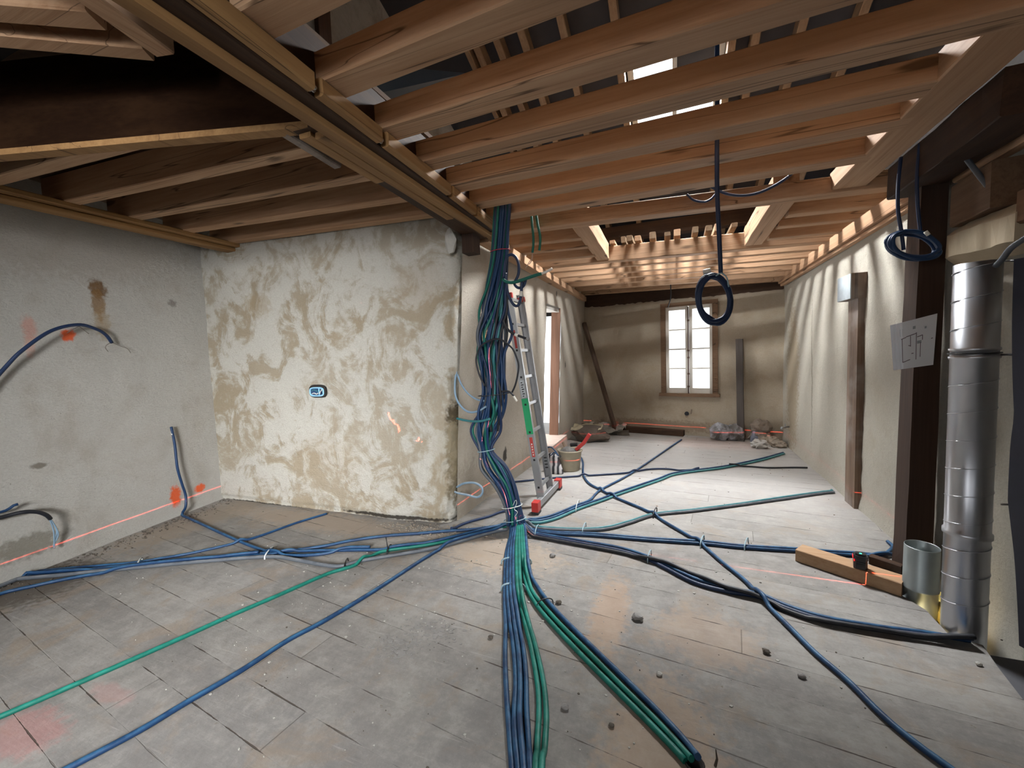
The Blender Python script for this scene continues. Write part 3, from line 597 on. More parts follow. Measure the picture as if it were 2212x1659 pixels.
mb = MB(); rod = [FP+FD*mid-FN*.03+Vector((0, 0, z)) for z in (iz0-.0, iz0+.3, iz0+.6, iz1-.02)]; mb.tube(rod, .010, 6)
for z in (iz0+.12, iz0+.34, iz0+.62, iz0+.74, iz1-.25): mb.lathe([(.0, -.02), (.018, -.012), (.018, .012), (0, .02)], FP+FD*mid-FN*.032+Vector((0, 0, z)), 8)
lab(mb.build('bolt_rod', plain('rusty_bolt', (.11, .065, .045), .6, .3), w1), 'rusty espagnolette bolt')
d1 = bpy.data.objects.new('door_1', None); sc.collection.objects.link(d1); d1.location = (-1.8, 6.0, 0); struct(d1)
xw0, xw1 = flx(DY1, .2), flx(DY1, 2.2)
mb = MB()
mb.hexa([Vector((flx(DY1, z)-.005, DY1-.005, z)) for z in ()] or [Vector((xw0-.004, DY1-.004, DZ0)), Vector((xw0-.15, DY1-.012, DZ0)), Vector((xw0-.15, DY1+.12, DZ0)), Vector((xw0-.03, DY1+.12, DZ0))], [Vector((xw1-.004, DY1-.004, DZ1)), Vector((xw1-.15, DY1-.012, DZ1)), Vector((xw1-.15, DY1+.12, DZ1)), Vector((xw1-.03, DY1+.12, DZ1))]); mb.build('jamb', M['brownz'], d1)
mb = MB(); mb.box((-1.92, DY0-.1, DZ0), (-1.77, DY0, DZ1)); mb.build('jamb', M['brownz'], d1)
mb = MB(); mb.hexa([Vector((-1.66, DY0-.03, DZ1-.06)), Vector((-2.2, DY0-.03, DZ1-.02)), Vector((-2.2, DY1+.03, DZ1-.02)), Vector((-1.66, DY1+.03, DZ1-.06))], [Vector((-1.655, DY0-.03, DZ1+.05)), Vector((-2.2, DY0-.03, DZ1+.05)), Vector((-2.2, DY1+.03, DZ1+.05)), Vector((-1.655, DY1+.03, DZ1+.05))]); lab(mb.build('lintel', M['chipw'], d1), 'pale plastered lintel')
mb = MB(); mb.box((-2.4, DY0-.06, 0), (-1.60, DY1+.05, DZ0)); lab(mb.build('threshold', plain('worn_step', (.52, .42, .36), .85, 0, .1, 30, .3), d1), 'worn pinkish stone step')
# ------------------------------------------------------------------ ladder
L = thing('ladder', (-1.30, 4.0, 0), 'aluminium ladder with red feet and a green label leaning by the cable bundle', 'ladder')
f0, f1 = F(1160, 1100), F(1204, 1056)
bx = -1.215
ns0 = AY(1168, 1080, 3.77); tp = AY(1098, 638, 3.77)
def stile_pt(y, z): k = (z-ns0.z)/(tp.z-ns0.z); return Vector((ns0.x+(tp.x-ns0.x)*k, y, z))
NY, FYY = 3.77, 4.13; z0, z1 = .06, tp.z
dl = (stile_pt(NY, z1)-stile_pt(NY, z0)).normalized(); nrm = Vector((dl.z, 0, -dl.x))         # nrm points into the room
def rail(mb, y, s, z0, z1):
    """C-channel stile; s = +1 web towards smaller y"""
    a, b = stile_pt(y, z0), stile_pt(y, z1)
    def slab(u0, u1, v0, v1): mb.hexa([a+nrm*u0+Vector((0, v0, 0)), a+nrm*u1+Vector((0, v0, 0)), a+nrm*u1+Vector((0, v1, 0)), a+nrm*u0+Vector((0, v1, 0))], [b+nrm*u0+Vector((0, v0, 0)), b+nrm*u1+Vector((0, v0, 0)), b+nrm*u1+Vector((0, v1, 0)), b+nrm*u0+Vector((0, v1, 0))])
    slab(-.035, .035, -.003*s, .003*s); slab(.031, .037, 0, .026*s); slab(-.037, -.031, 0, .026*s); slab(-.004, .004, 0, .008*s)
mb = MB(); rail(mb, NY, 1, z0, z1); st0 = mb.build('stile', M['alu'], L)
mb = MB(); rail(mb, FYY, -1, z0, z1+.05); lab(mb.build('stile', M['aludark'], L), 'stile showing its shaded channel')
RUNG = [AY(px, py, NY).z for px, py in ((1163, 1053), (1152, 993.5), (1142, 933.7), (1132, 874), (1124, 815), (1115, 757), (1107, 700), (1100, 645))]
for z in RUNG:
    p = stile_pt(NY, z); mb = MB(); mb.box((-.014, 0, -.014), (.014, FYY-NY, .014), Matrix((nrm, Vector((0, 1, 0)), dl)).transposed(), p); mb.build('rung', M['alu'], L)
for k in range(len(RUNG)):
    p = stile_pt(NY, RUNG[k])
    mb = MB(); mb.box((-.010, -.0045, -.010), (.010, -.0025, .010), Matrix((nrm, Vector((0, 1, 0)), dl)).transposed(), p); lab(mb.build('rung_plug', M['black'], L), 'black square rung end')
def patch(name, za, zb, mat, w_=.034, parent=st0):
    a, b = stile_pt(NY, za), stile_pt(NY, zb); mb = MB(); mb.hexa([a+nrm*-w_+Vector((0, -.0042, 0)), a+nrm*w_+Vector((0, -.0042, 0)), a+nrm*w_+Vector((0, -.003, 0)), a-nrm*w_+Vector((0, -.003, 0))], [b+nrm*-w_+Vector((0, -.0042, 0)), b+nrm*w_+Vector((0, -.0042, 0)), b+nrm*w_+Vector((0, -.003, 0)), b-nrm*w_+Vector((0, -.003, 0))]); return mb.build(name, mat, parent)
patch('green_sleeve', RUNG[2]-.02, RUNG[3]+.06, M['green'])
patch('red_label', RUNG[1]+.03, RUNG[2]-.05, M['redlab'], .016)
patch('red_sticker', RUNG[5]+.02, RUNG[6]-.06, M['redlab'], .012)
patch('scale_label', RUNG[3]+.07, RUNG[4]-.03, plain('pale_label', (.55, .58, .60), .5), .022)
mb = MB()
for q in range(7):
    z = RUNG[3]+.08+q*.022; a = stile_pt(NY, z); mb.box((-.014, -.0056, 0), (.012 if q % 2 else .002, -.0044, .010), Matrix((nrm, Vector((0, 1, 0)), dl)).transposed(), a)
mb.build('printed_marks', M['black'], st0)
mb = MB()
for q in range(5):
    z = RUNG[1]+.045+q*.026; a = stile_pt(NY, z); mb.box((-.006, -.0056, 0), (.006, -.0044, .015), Matrix((nrm, Vector((0, 1, 0)), dl)).transposed(), a)
mb.build('label_marks', M['white'], st0)
mb = MB()
for q in range(4):
    a = stile_pt(FYY, RUNG[0]+.10+q*.035); mb.box((-.02, -.0115, 0), (.012, -.0095, .012), Matrix((nrm, Vector((0, 1, 0)), dl)).transposed(), a+Vector((0, -.0, 0)))
mb.build('stencil_mark', M['black'], L)
sb0, sb1 = Vector((bx, 3.60, .035)), Vector((bx+.02, 4.33, .035))
mb = MB(); mb.beam(sb0+Vector((0, 0, 0)), sb1+Vector((0, 0, 0)), .045, .07, None, 1, 0, 0, .004); mb.build('stabiliser_bar', M['alu'], L)
for p in (sb0, sb1):
    mb = MB(); mb.box((p.x-.032, p.y-.045, 0), (p.x+.032, p.y+.045, .115)); ft = mb.build('foot', M['red'], L)
    mb = MB(); mb.box((p.x-.034, p.y-.047, 0), (p.x+.034, p.y+.047, .025)); mb.build('pad', M['rubber'], ft)
for y in (NY, FYY):
    p = stile_pt(y, z1); mb = MB(); mb.box((-.042, -.018, -.03), (.042, .018, .02), Matrix((nrm, Vector((0, 1, 0)), dl)).transposed(), p); mb.build('end_cap', M['red'], L)
# ------------------------------------------------------------------ bucket and tools
bc = F(1229, 1018); bc = Vector((bc.x, bc.y+.08, 0))
B = thing('bucket', bc, 'beige builder\'s bucket of tools on the floor beside the ladder', 'bucket')
pl = plain('beige_bucket', (.36, .315, .23), .6, 0, .08)
mb = MB(); mb.lathe([(0, .0), (.115, .0), (.122, .01), (.150, .245), (.162, .25), (.162, .268), (.152, .268), (.147, .24), (.112, .012), (0, .012)], bc, 36); mb.build('pail', pl, B)
mb = MB(); mb.tube([bc+Vector((.155*math.cos(a), .155*math.sin(a)*.98, .25-.02*math.sin(a*1.0))) for a in [math.pi*(1.02+.96*i/20) for i in range(21)]], .004, 6); mb.build('handle', M['wire'], B)
mb = MB(); mb.blob(bc+Vector((-.02, 0, .20)), (.125, .12, .09), 3, .25, 1.5, 3); tag(mb.build('mortar_heap', plain('grey_mortar', (.13, .125, .12), .9)), 'dark grey mortar heaped in the beige bucket', 'mortar')
tr = thing('brush', bc+Vector((.12, 0, .22)), 'red handled tool sticking up out of the beige bucket', 'tool')
hd = AY(1277, 940, bc.y+.02)
mb = MB(); a, b = bc+Vector((.10, 0, .25)), hd; ml = a.lerp(b, .5)+Vector((.012, 0, -.012))
def bar(mb, pts, w_, h_, side):
    for p, q in zip(pts, pts[1:]): mb.beam(p, q, w_, h_, side, 2, 0, 0, .006)
bar(mb, [a, ml, b], .05, .045, (0, 1, 0)); mb.build('handle', M['red'], tr)
mb = MB(); mb.beam(a+Vector((-.05, 0, -.06)), a, .03, .012, (0, 1, 0), 1, 0, 0, .002); mb.build('shank', M['alu'], tr)
mb = MB(); mb.beam(bc+Vector((-.09, .05, .27)), AY(1214, 956, bc.y+.08), .035, .03, (0, 1, 0), 2, 0, 0, .005); tag(mb.build('trowel_handle', M['greypost']), 'worn grey wooden tool handle leaning in the beige bucket', 'tool')
mb = MB(); mb.beam(bc+Vector((0.0, .06, .29)), bc+Vector((.09, .06, .30)), .05, .045, (0, 1, 0), 2, 0, 0, .01); tag(mb.build('black_grip', M['black']), 'black tool grip lying on the bucket rim', 'tool')
# striped sack next to it
sb = F(1203, 1022); S = thing('striped_bag', sb, 'black and white striped tool bag between the ladder and the bucket', 'bag')
mb = MB(); mb.smooth = True; b0, b1 = sb+Vector((-.05, -.02, 0)), sb+Vector((.09, -.06, 0))
def sack(mb, base, sx, sy, h, lean=(0, 0), seed=0, n=14, m=10, amp=.02):
    o = len(mb.v); P = []
    for j in range(m+1):
        f = j/m; k = (1-.35*f**2)*(.93+.07*math.sin(f*math.pi))
        for i in range(n):
            a = 2*math.pi*i/n; cx, cy = math.copysign(abs(math.cos(a))**.6, math.cos(a)), math.copysign(abs(math.sin(a))**.6, math.sin(a))
            q = Vector((base[0]+cx*sx*k+lean[0]*f, base[1]+cy*sy*k+lean[1]*f, base[2]+h*f)); q += Vector((nz(q, 9, seed), nz(q, 9, seed+5), nz(q, 7, seed+9)*.5))*amp; q.z = max(q.z, base[2]+.002); P.append(q)
    fs = [(j*n+i, j*n+(i+1) % n, (j+1)*n+(i+1) % n, (j+1)*n+i) for j in range(m) for i in range(n)]+[tuple(range(n))[::-1], tuple(range(m*n, m*n+n))]
    return mb.add(P, fs)
sack(mb, (sb.x, sb.y, 0), .09, .07, .24, (-.06, .03), 3)
ts = T('striped_fabric'); ob = ts.obj(); wv = ts.n('TexWave', Scale=5.2, Distortion=1.6, Detail=1.0); ts.set(wv.inputs['Vector'], ts.scale(ob, (1.0, .2, 2.3))); ts.col(ts.mix(ts.ramp(wv.outputs['Fac'], .46, .54), (.52, .50, .50), (.02, .02, .025))).p(Roughness=.6)
mb.build('body', ts.mat, S)
mb = MB(); mb.tube(spline([AY(1180, 968, sb.y), AY(1190, 966, sb.y), AY(1200, 975, sb.y), AY(1206, 984, sb.y)], .01), .008, 8); mb.tube(spline([AY(1190, 984, sb.y-.03), AY(1198, 977, sb.y-.03), AY(1207, 985, sb.y-.03)], .01), .007, 8); lab(mb.build('strap', M['blue'], S), 'blue carrying loops')
# ------------------------------------------------------------------ rubbish by the window wall
def crumple(name, mat, cx, cy, sx, sy, base, seed, label, cat, amp=.10, tilt=(0, 0), rot=0, n=16, group=None, parent=None):
    mb = MB(); P = []
    for j in range(n+1):
        for i in range(n+1):
            u, v = i/n-.5, j/n-.5; x, y = u*sx, v*sy
            z = base+amp*(.55+.9*nz((u*2, v*2, 0), 1.2, seed)+.5*nz((u*2, v*2, 0), 3, seed+3))+u*tilt[0]+v*tilt[1]
            c_, s_ = math.cos(rot), math.sin(rot); P.append(Vector((cx+x*c_-y*s_+.02*nz((u, v, 1), 3, seed), cy+x*s_+y*c_+.02*nz((u, v, 2), 3, seed), max(.004, z))))
    m = n+1; low = [p-Vector((0, 0, .004)) for p in P]; fs = [(j*m+i, j*m+i+1, (j+1)*m+i+1, (j+1)*m+i) for j in range(n) for i in range(n)]
    mb.add(P, fs); mb.add(low, [f[::-1] for f in fs]); return tag(mb.build(name, mat, parent), label, cat, group)
c1 = F(1272, 955)
mb = MB(); mb.blob((c1.x, c1.y+.12, .11), (.31, .20, .15), 5, .35, 1.6, 3, .003); tag(mb.build('paper_sack', plain('brown_paper_sack', (.085, .065, .05), .85, 0, .2, 14, .3)), 'torn dark brown paper sack in the heap under the leaning pole', 'sack')
crumple('cardboard_sheet', plain('creased_card', (.33, .28, .19), .85, 0, .3, 10, .2), c1.x-.05, c1.y+.15, .52, .30, .20, 4, 'creased yellowish card lying on top of the torn sack', 'card', .06, (.02, .05))
c2 = F(1308, 938); crumple('fabric_sheet', plain('grey_dust_sheet', (.24, .22, .19), .9, 0, .15, 14, .2), c2.x+.08, c2.y+.1, .50, .38, .06, 7, 'crumpled grey dust sheet beside the torn sack', 'sheet', .10, (.0, .06), -.2)
crumple('tar_paper', M['chipd'], F(1325, 938).x+.10, F(1325, 938).y, .36, .22, .02, 9, 'black triangular scrap of sheet at the foot of the leaning pole', 'sheet', .05, (-.06, .08), .2)
mb = MB(); mb.beam(F(1273, 932)+Vector((0, -.05, .10)), F(1291, 915)+Vector((.02, .12, .16)), .07, .018, None, 4, .002, 3); tag(mb.build('board_offcut', plain('pale_board', (.42, .37, .30), .8)), 'narrow pale board offcut lying across the torn sack', 'board')
c3 = F(1566, 950); pb = T('dusty_plastic'); ob = pb.pos(); pb.col(pb.mix(pb.ramp(pb.noise(ob, 7, 4), .4, .62), (.36, .36, .39), (.12, .115, .11))).p(Roughness=.35); pb.bump(pb.noise(ob, 16, 4), .5, .02)
mb = MB(); mb.blob((c3.x-.07, c3.y-.03, .13), (.17, .15, .15), 8, .35, 2.2, 3, .003); tag(mb.build('plastic_bag', pb.mat), 'crumpled bluish plastic bag at the foot of the window wall', 'bag', 'plastic bags by the window wall')
mb = MB(); mb.blob((c3.x+.14, c3.y-.02, .13), (.13, .13, .14), 18, .35, 2.2, 3, .003); tag(mb.build('plastic_bag', pb.mat), 'crumpled pale plastic bag touching the propped post', 'bag', 'plastic bags by the window wall')
c4 = F(1628, 955)
mb = MB(); R2 = Matrix.Rotation(1.35, 3, 'X') @ Matrix.Rotation(.4, 3, 'Z')
mb.lathe([(.062, -.025), (.085, -.025), (.085, .025), (.062, .025), (.062, -.025)], (F(1611, 950).x, F(1611, 950).y+.05, .088), 24, R2); tag(mb.build('tape_roll', plain('cream_tape', (.42, .38, .32), .6)), 'cream roll of tape standing on edge by the propped post', 'tape')
mb = MB(); sack(mb, (c4.x+.02, c4.y+.02, 0), .075, .05, .24, (.05, .04), 5, amp=.03); tag(mb.build('cement_bag', plain('blue_grey_bag', (.20, .22, .28), .5, 0, .2, 9, .2)), 'slim blue-grey paper bag standing in the corner rubbish heap', 'bag')
mb = MB(); mb.blob((c4.x+.12, c4.y+.07, .24), (.15, .13, .12), 12, .3, 1.7, 3); mb.blob((c4.x+.12, c4.y+.07, .09), (.14, .13, .10), 13, .3, 1.7, 3, .003); tag(mb.build('rag_bundle', plain('dusty_rag', (.25, .205, .165), .95, 0, .2, 12, .3)), 'dusty brown rag bundle heaped in the corner by the white wall', 'rags')
for i, (px, py, s1, h, colr, lb) in enumerate(((1642, 968, .11, .07, (.38, .36, .33), 'white crumpled paper at the front of the corner heap'), (1662, 962, .10, .08, (.33, .27, .21), 'beige crumpled paper beside the white one in the corner heap'),
                                            (1682, 966, .10, .06, (.30, .25, .20), 'brownish crumpled paper nearest the white wall in the corner heap'), (1655, 940, .14, .13, (.34, .29, .23), 'large pale torn bag in the middle of the corner heap'))):
    p = F(px, py); mb = MB(); mb.blob((p.x, p.y, h*.8), (s1, s1*.8, h), 30+i, .5, 2.6, 3, .003); tag(mb.build('crumpled_paper', plain('crumpled_paper_%d' % i, colr, .9)), lb, 'paper', 'crumpled paper in the corner')
mb = MB(); p = F(1685, 945); mb.blob((p.x-.10, p.y+.04, .17), (.11, .10, .19), 44, .25, 1.5, 3, .003); tag(mb.build('rubble_sack', M['black']), 'black rubbish sack in the corner of the window wall', 'sack')
mb = MB(); R3 = Matrix.Rotation(-1.2, 3, 'X') @ Matrix.Rotation(.0, 3, 'Z'); mb.lathe([(0, -.06), (.07, -.06), (.085, .06), (.078, .06), (.064, -.05), (0, -.05)], (p.x-.04, p.y+.05, .40), 24, R3); tag(mb.build('tin_pot', plain('dull_tin', (.30, .29, .28), .5, .3)), 'dull grey pot lying on the black sack in the corner', 'pot')
mb = MB(); mb.tube([F(1680, 965)+Vector((0, 0, .02)), AY(1638, 905, p.y-.05)], .012, 6); tag(mb.build('thin_stick', M['greypost']), 'thin stick slanting across the corner rubbish heap', 'stick')
mb = MB(); q = FW(1484, 893); mb.tube([q+FN*.05, q-FN*.035], .035, 16); mb.tube([q-FN*.036, q-FN*.037], .028, 16); tag(mb.build('pipe_stub', M['blk']), 'black pipe stub in the window wall below the window', 'pipe')
mb = MB(); q = FW(1493, 889); mb.beam(q-FN*.02-Vector((0, 0, .04)), q-FN*.02+Vector((.01, 0, .04)), .02, .02, (1, 0, 0)); tag(mb.build('wall_peg', M['greypost']), 'small wooden peg beside the black pipe stub', 'peg')
q = AX(1704, 922, 1.60); mb = MB(); mb.tube([q, q-Vector((.05, .02, 0)), q-Vector((.10, .05, .01))], .012, 8); mb.tube([q-Vector((.05, .02, .02)), q-Vector((.05, .02, -.05))], .007, 6); mb.blob(q-Vector((.10, .05, .02)), (.022, .022, .03), 3, .2); tag(mb.build('water_tap', M['alu']), 'small metal tap low on the white wall near the corner heap', 'tap')
# ------------------------------------------------------------------ ducts in the floor opening
galv = T('galvanised_steel'); ob = galv.obj(); gz = galv.noise(ob, 3.0, 3, .5)
galv.col(galv.mix(gz, (.56, .57, .60), (.62, .63, .67))).p(Metallic=.92); galv.set(galv.b.inputs['Roughness'], galv.ramp(galv.noise(ob, 5, 4), .3, .7, .29, .38))
D = thing('tall_duct', (1.392, 2.72, -.2), 'tall shiny galvanised spiral duct standing through the floor opening', 'duct')
r = .083; prof = [(r, -.25), (r, .50), (r+.007, .505), (r+.007, .525), (r, .53), (r, 1.40), (r+.006, 1.403), (r+.006, 1.413), (r, 1.417), (r, 1.440), (r+.006, 1.443), (r+.006, 1.453), (r, 1.457), (r, 1.865), (r-.003, 1.865), (r-.003, 1.6)]
mb = MB(); mb.lathe(prof, (1.392, 2.72, 0), 96); mb.build('pipe', galv.mat, D)
mb = MB()
for k in range(13):
    zc = .10+k*.14; mb.tube([(1.392+(r+.0012)*math.cos(a), 2.72+(r+.0012)*math.sin(a), zc+.09*a/(2*math.pi)) for a in [2*math.pi*i/96 for i in range(97)]], .0020, 6)
mb.build('seam', galv.mat, D)
mb = MB(); mb.tube([(1.392+(r+.006)*math.cos(a), 2.72+(r+.006)*math.sin(a), 1.428) for a in [2*math.pi*i/40 for i in range(40)]], .004, 6, True); lab(mb.build('clamp_ring', M['black'], D), 'dark clamp ring')
D = thing('short_duct', (1.335, 2.99, -.2), 'short open galvanised duct sleeve in front of the dark post', 'duct')
r = .077; mb = MB(); mb.lathe([(r, -.26), (r, .06), (r+.004, .063), (r+.004, .072), (r, .075), (r, .315), (r-.002, .318), (r-.004, .315), (r-.004, -.2)], (1.335, 2.99, 0), 48, Matrix.Rotation(.03, 3, 'X')); mb.build('sleeve', plain('dull_galvanised', (.33, .37, .37), .42, .8, .12, 20, .1), D)
iw = plain('yellow_glass_wool', (.62, .47, .12), .95, 0, .15, 60, .6)
mb = MB(); mb.blob((1.345, 2.86, -.20), (.10, .07, .09), 3, .3, 2, 3); tag(mb.build('insulation', iw), 'yellow insulation showing between the floor edge and the tall duct', 'insulation', 'insulation in the floor opening')
mb = MB(); mb.blob((1.46, 3.02, -.10), (.07, .12, .11), 6, .3, 2, 3); tag(mb.build('insulation', iw), 'yellow insulation behind the short duct sleeve', 'insulation', 'insulation in the floor opening')
mb = MB(); mb.box((1.44, 2.88, -.25), (1.50, 2.95, .07)); tag(mb.build('timber_stub', wood('red_stub', (.20, .09, .05), (.11, .05, .03), 2, False)), 'reddish timber stub between the two ducts in the floor opening', 'timber')
l = bpy.data.lights.new('storey_below_lamp', 'POINT'); l.energy = 2.2; l.color = (1, .78, .40); l.shadow_soft_size = .03
o = bpy.data.objects.new('storey_below_lamp', l); sc.collection.objects.link(o); o.location = (1.28, 2.80, -.12)
# dark sheet at the edge of the view
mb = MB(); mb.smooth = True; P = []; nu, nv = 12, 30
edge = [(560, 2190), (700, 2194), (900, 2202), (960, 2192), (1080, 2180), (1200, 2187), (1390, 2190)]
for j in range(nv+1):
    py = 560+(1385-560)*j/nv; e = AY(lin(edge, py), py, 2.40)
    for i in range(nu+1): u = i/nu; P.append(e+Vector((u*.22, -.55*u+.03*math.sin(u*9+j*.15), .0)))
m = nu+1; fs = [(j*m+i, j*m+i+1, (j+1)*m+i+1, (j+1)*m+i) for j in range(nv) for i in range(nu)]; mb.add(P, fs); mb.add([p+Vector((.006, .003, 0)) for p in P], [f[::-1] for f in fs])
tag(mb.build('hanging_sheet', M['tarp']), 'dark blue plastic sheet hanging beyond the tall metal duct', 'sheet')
for i, (py, q) in enumerate(((563, 'top end'), (766, 'middle'), (1090, 'lower part'))):
    a = AY(2170, py, 2.70); mb = MB(); mb.tube([a+Vector((-.01, 0, 0)), AY(2197, py, 2.42)], .005, 6)
    tag(mb.build('duct_bracket', M['black']), 'thin black bracket rod at the %s of the tall duct' % q, 'bracket', 'bracket rods of the tall duct')
# ------------------------------------------------------------------ timber offcut with the laser level
bd = Vector((.452, -.303, 0)).normalized(); bn = Vector((.557, .83, 0)).normalized(); fa = F(1718, 1212); fb = F(1947, 1290)
bd = (fb-fa).normalized(); bn = Vector((-bd.y, bd.x, 0)); bl = (fb-fa).length
mb = MB(); mb.beam(fa+bn*.062, fb+bn*.062, .124, .084, None, 4, .002, 3, .004); BLK = tag(mb.build('timber_block', wood('block_pine', (.50, .34, .21), (.36, .21, .11), 0, False)), 'short pine beam offcut lying on the floor with a laser level on it', 'timber')
lc = F(1858, 1226, .086)
LV = thing('laser_level', lc, 'small black laser level standing on the pine beam offcut', 'laser level')
Rz = Matrix.Rotation(-.25, 3, 'Z')
def LB(mb, a, b): return mb.box(a, b, Rz, lc)
def rbox(mb, a, b, c):
    (x0, y0, z0), (x1, y1, z1) = a, b
    pr = [(x0+c, y0), (x1-c, y0), (x1, y0+c), (x1, y1-c), (x1-c, y1), (x0+c, y1), (x0, y1-c), (x0, y0+c)]
    m = MB(); m.prism(pr, z0, z1); return mb.add([lc+Rz @ Vector(v) for v in m.v], m.f)
mb = MB(); rbox(mb, (-.034, -.028, 0), (.034, .032, .045), .010); rbox(mb, (-.037, -.030, .058), (.037, .034, .082), .014); rbox(mb, (-.030, -.024, .044), (.034, .032, .060), .008); rbox(mb, (-.026, -.02, .082), (.026, .024, .094), .010); mb.build('body', M['laser'], LV)
mb = MB(); LB(mb, (-.0385, -.018, .062), (-.0365, .010, .078)); LB(mb, (-.0325, -.0265, .046), (-.0295, .006, .057)); mb.build('window', glow('laser_red', (1, .02, .02), 2.2), LV)
mb = MB(); LB(mb, (-.006, -.012, .0935), (.006, -.002, .0955)); mb.build('indicator', glow('led_green', (.05, 1, .45), 3.0), LV)
mb = MB(); LB(mb, (-.020, -.0312, .020), (.020, -.028, .034)); mb.build('label_plate', M['rubber'], LV)
mb = MB(); a = F(1885, 1216, .02); mb.beam(F(1880, 1216, 0), F(1950, 1240, 0), .05, .06, None, 2, .002, 4); tag(mb.build('slot_plank', M['oldx']), 'dark plank standing for a floor slot between the pine offcut and the dark post', 'batten')  # dark plank added where the floor has a dark slot
LP = lc+Rz @ Vector((-.047, 0, 0)); LP.z = .152
def laser(name, n, half, power, low=None):
    n = Vector(n).normalized(); l = bpy.data.lights.new(name, 'POINT'); l.energy = 100.0; l.color = (1, .10, .07); l.shadow_soft_size = 0.0; l.use_nodes = True
    t = l.node_tree; em = t.nodes['Emission']
    ge = t.nodes.new('ShaderNodeTexCoord'); dp = t.nodes.new('ShaderNodeVectorMath'); dp.operation = 'DOT_PRODUCT'; dp.inputs[1].default_value = n; t.links.new(ge.outputs['Normal'], dp.inputs[0])
    ab = t.nodes.new('ShaderNodeMath'); ab.operation = 'ABSOLUTE'; t.links.new(dp.outputs['Value'], ab.inputs[0])
    mr = t.nodes.new('ShaderNodeMapRange'); mr.interpolation_type = 'SMOOTHSTEP'; mr.inputs[1].default_value = half; mr.inputs[2].default_value = half*.3; mr.inputs[3].default_value = 0; mr.inputs[4].default_value = power/100; t.links.new(ab.outputs[0], mr.inputs[0])
    res = mr.outputs[0]
    if low is not None:          # mask: fan kept only below (True) or above the shallow angle, strengths set separately
        sx = t.nodes.new('ShaderNodeSeparateXYZ'); t.links.new(ge.outputs['Normal'], sx.inputs[0]); k_ = t.nodes.new('ShaderNodeMath'); k_.operation = 'LESS_THAN' if low else 'GREATER_THAN'; k_.inputs[1].default_value = -.12; ng = t.nodes.new('ShaderNodeMath'); ng.operation = 'MULTIPLY'; ng.inputs[1].default_value = 1.0; t.links.new(sx.outputs[2], ng.inputs[0]); t.links.new(ng.outputs[0], k_.inputs[0])
        mu = t.nodes.new('ShaderNodeMath'); mu.operation = 'MULTIPLY'; t.links.new(res, mu.inputs[0]); t.links.new(k_.outputs[0], mu.inputs[1]); res = mu.outputs[0]
        if not low:
            k2 = t.nodes.new('ShaderNodeMath'); k2.operation = 'LESS_THAN'; k2.inputs[1].default_value = .60; t.links.new(ng.outputs[0], k2.inputs[0]); m2 = t.nodes.new('ShaderNodeMath'); m2.operation = 'MULTIPLY'; t.links.new(res, m2.inputs[0]); t.links.new(k2.outputs[0], m2.inputs[1]); res = m2.outputs[0]
    lf = t.nodes.new('ShaderNodeLightFalloff'); t.links.new(res, lf.inputs[0]); t.links.new(lf.outputs['Linear'], em.inputs['Strength'])
    o = bpy.data.objects.new(name, l); sc.collection.objects.link(o); o.location = LP; return o
lz = laser('laser_fan_level', (0, 0, 1), .0013, 650)
LU = Vector((LP.x, 3.055, .152)); va, vb = AY(945, 1118, 3.098)-LU, AY(762, 530, 3.072)-LU; laser('laser_fan_floor', va.cross(vb), .006, 500, True).location = LU; laser('laser_fan_upright', va.cross(vb), .0004, 14000, False).location = LU  # same fan plane twice; the upper part added far stronger to show up
# ------------------------------------------------------------------ plan sheet pinned to the post
PS = thing('plan_sheet', AY(1970, 800, 3.22), 'creased printed plan pinned on the dark post beside the coiled cable', 'paper')
def PP(u, v, off=0.0):          # u, v 0..1 from the upper outer corner
    a, b, c, d = Vector((1923, 703, 0)), Vector((2025, 677, 0)), Vector((2016, 788, 0)), Vector((1930, 800, 0))
    p = a.lerp(b, u).lerp(d.lerp(c, u), v); y = 3.238-.012*math.sin(u*6)*.3
    if u < .22: y += .10*(.22-u)+.012*math.sin(u*70)
    return AY(p.x, p.y, y-off)
mb = MB(); mb.smooth = True; nu, nv = 30, 8; P = [PP(i/nu, j/nv) for j in range(nv+1) for i in range(nu+1)]; m = nu+1
fs = [(j*m+i, j*m+i+1, (j+1)*m+i+1, (j+1)*m+i) for j in range(nv) for i in range(nu)]; mb.add(P, fs); mb.add([p+Vector((0, .0012, 0)) for p in P], [f[::-1] for f in fs])
mb.build('sheet', plain('printed_paper', (.86, .87, .90), .28, 0, .03, 20, 0), PS)
mb = MB()
def stroke(u0, v0, u1, v1, w_=.008):
    n_ = max(1, int(max(abs(u1-u0), abs(v1-v0))*24))
    for i in range(n_):
        f0, f1 = i/n_, (i+1)/n_; a, b = (u0+(u1-u0)*f0, v0+(v1-v0)*f0), (u0+(u1-u0)*f1, v0+(v1-v0)*f1)
        du, dv = (0, w_) if abs(u1-u0) > abs(v1-v0) else (w_, 0)
        q = [PP(a[0]-du, a[1]-dv, .0016), PP(b[0]-du, b[1]-dv, .0016), PP(b[0]+du, b[1]+dv, .0016), PP(a[0]+du, a[1]+dv, .0016)]; mb.add(q, [(0, 1, 2, 3)])
for s_ in ((.33, .33, .56, .30), (.56, .28, .56, .60), (.43, .33, .43, .55), (.58, .38, .70, .36), (.70, .36, .70, .46), (.56, .60, .56, .84), (.24, .36, .24, .86), (.24, .86, .42, .82), (.66, .50, .66, .80), (.90, .47, .94, .465), (.38, .52, .44, .54), (.45, .70, .50, .70), (.22, .36, .33, .34)): stroke(*s_)
lab(mb.build('drawing', plain('drawing_ink', (.17, .13, .15), .6, 0, .1, 20, 0), PS), 'thin reddish plan lines')
mb = MB()
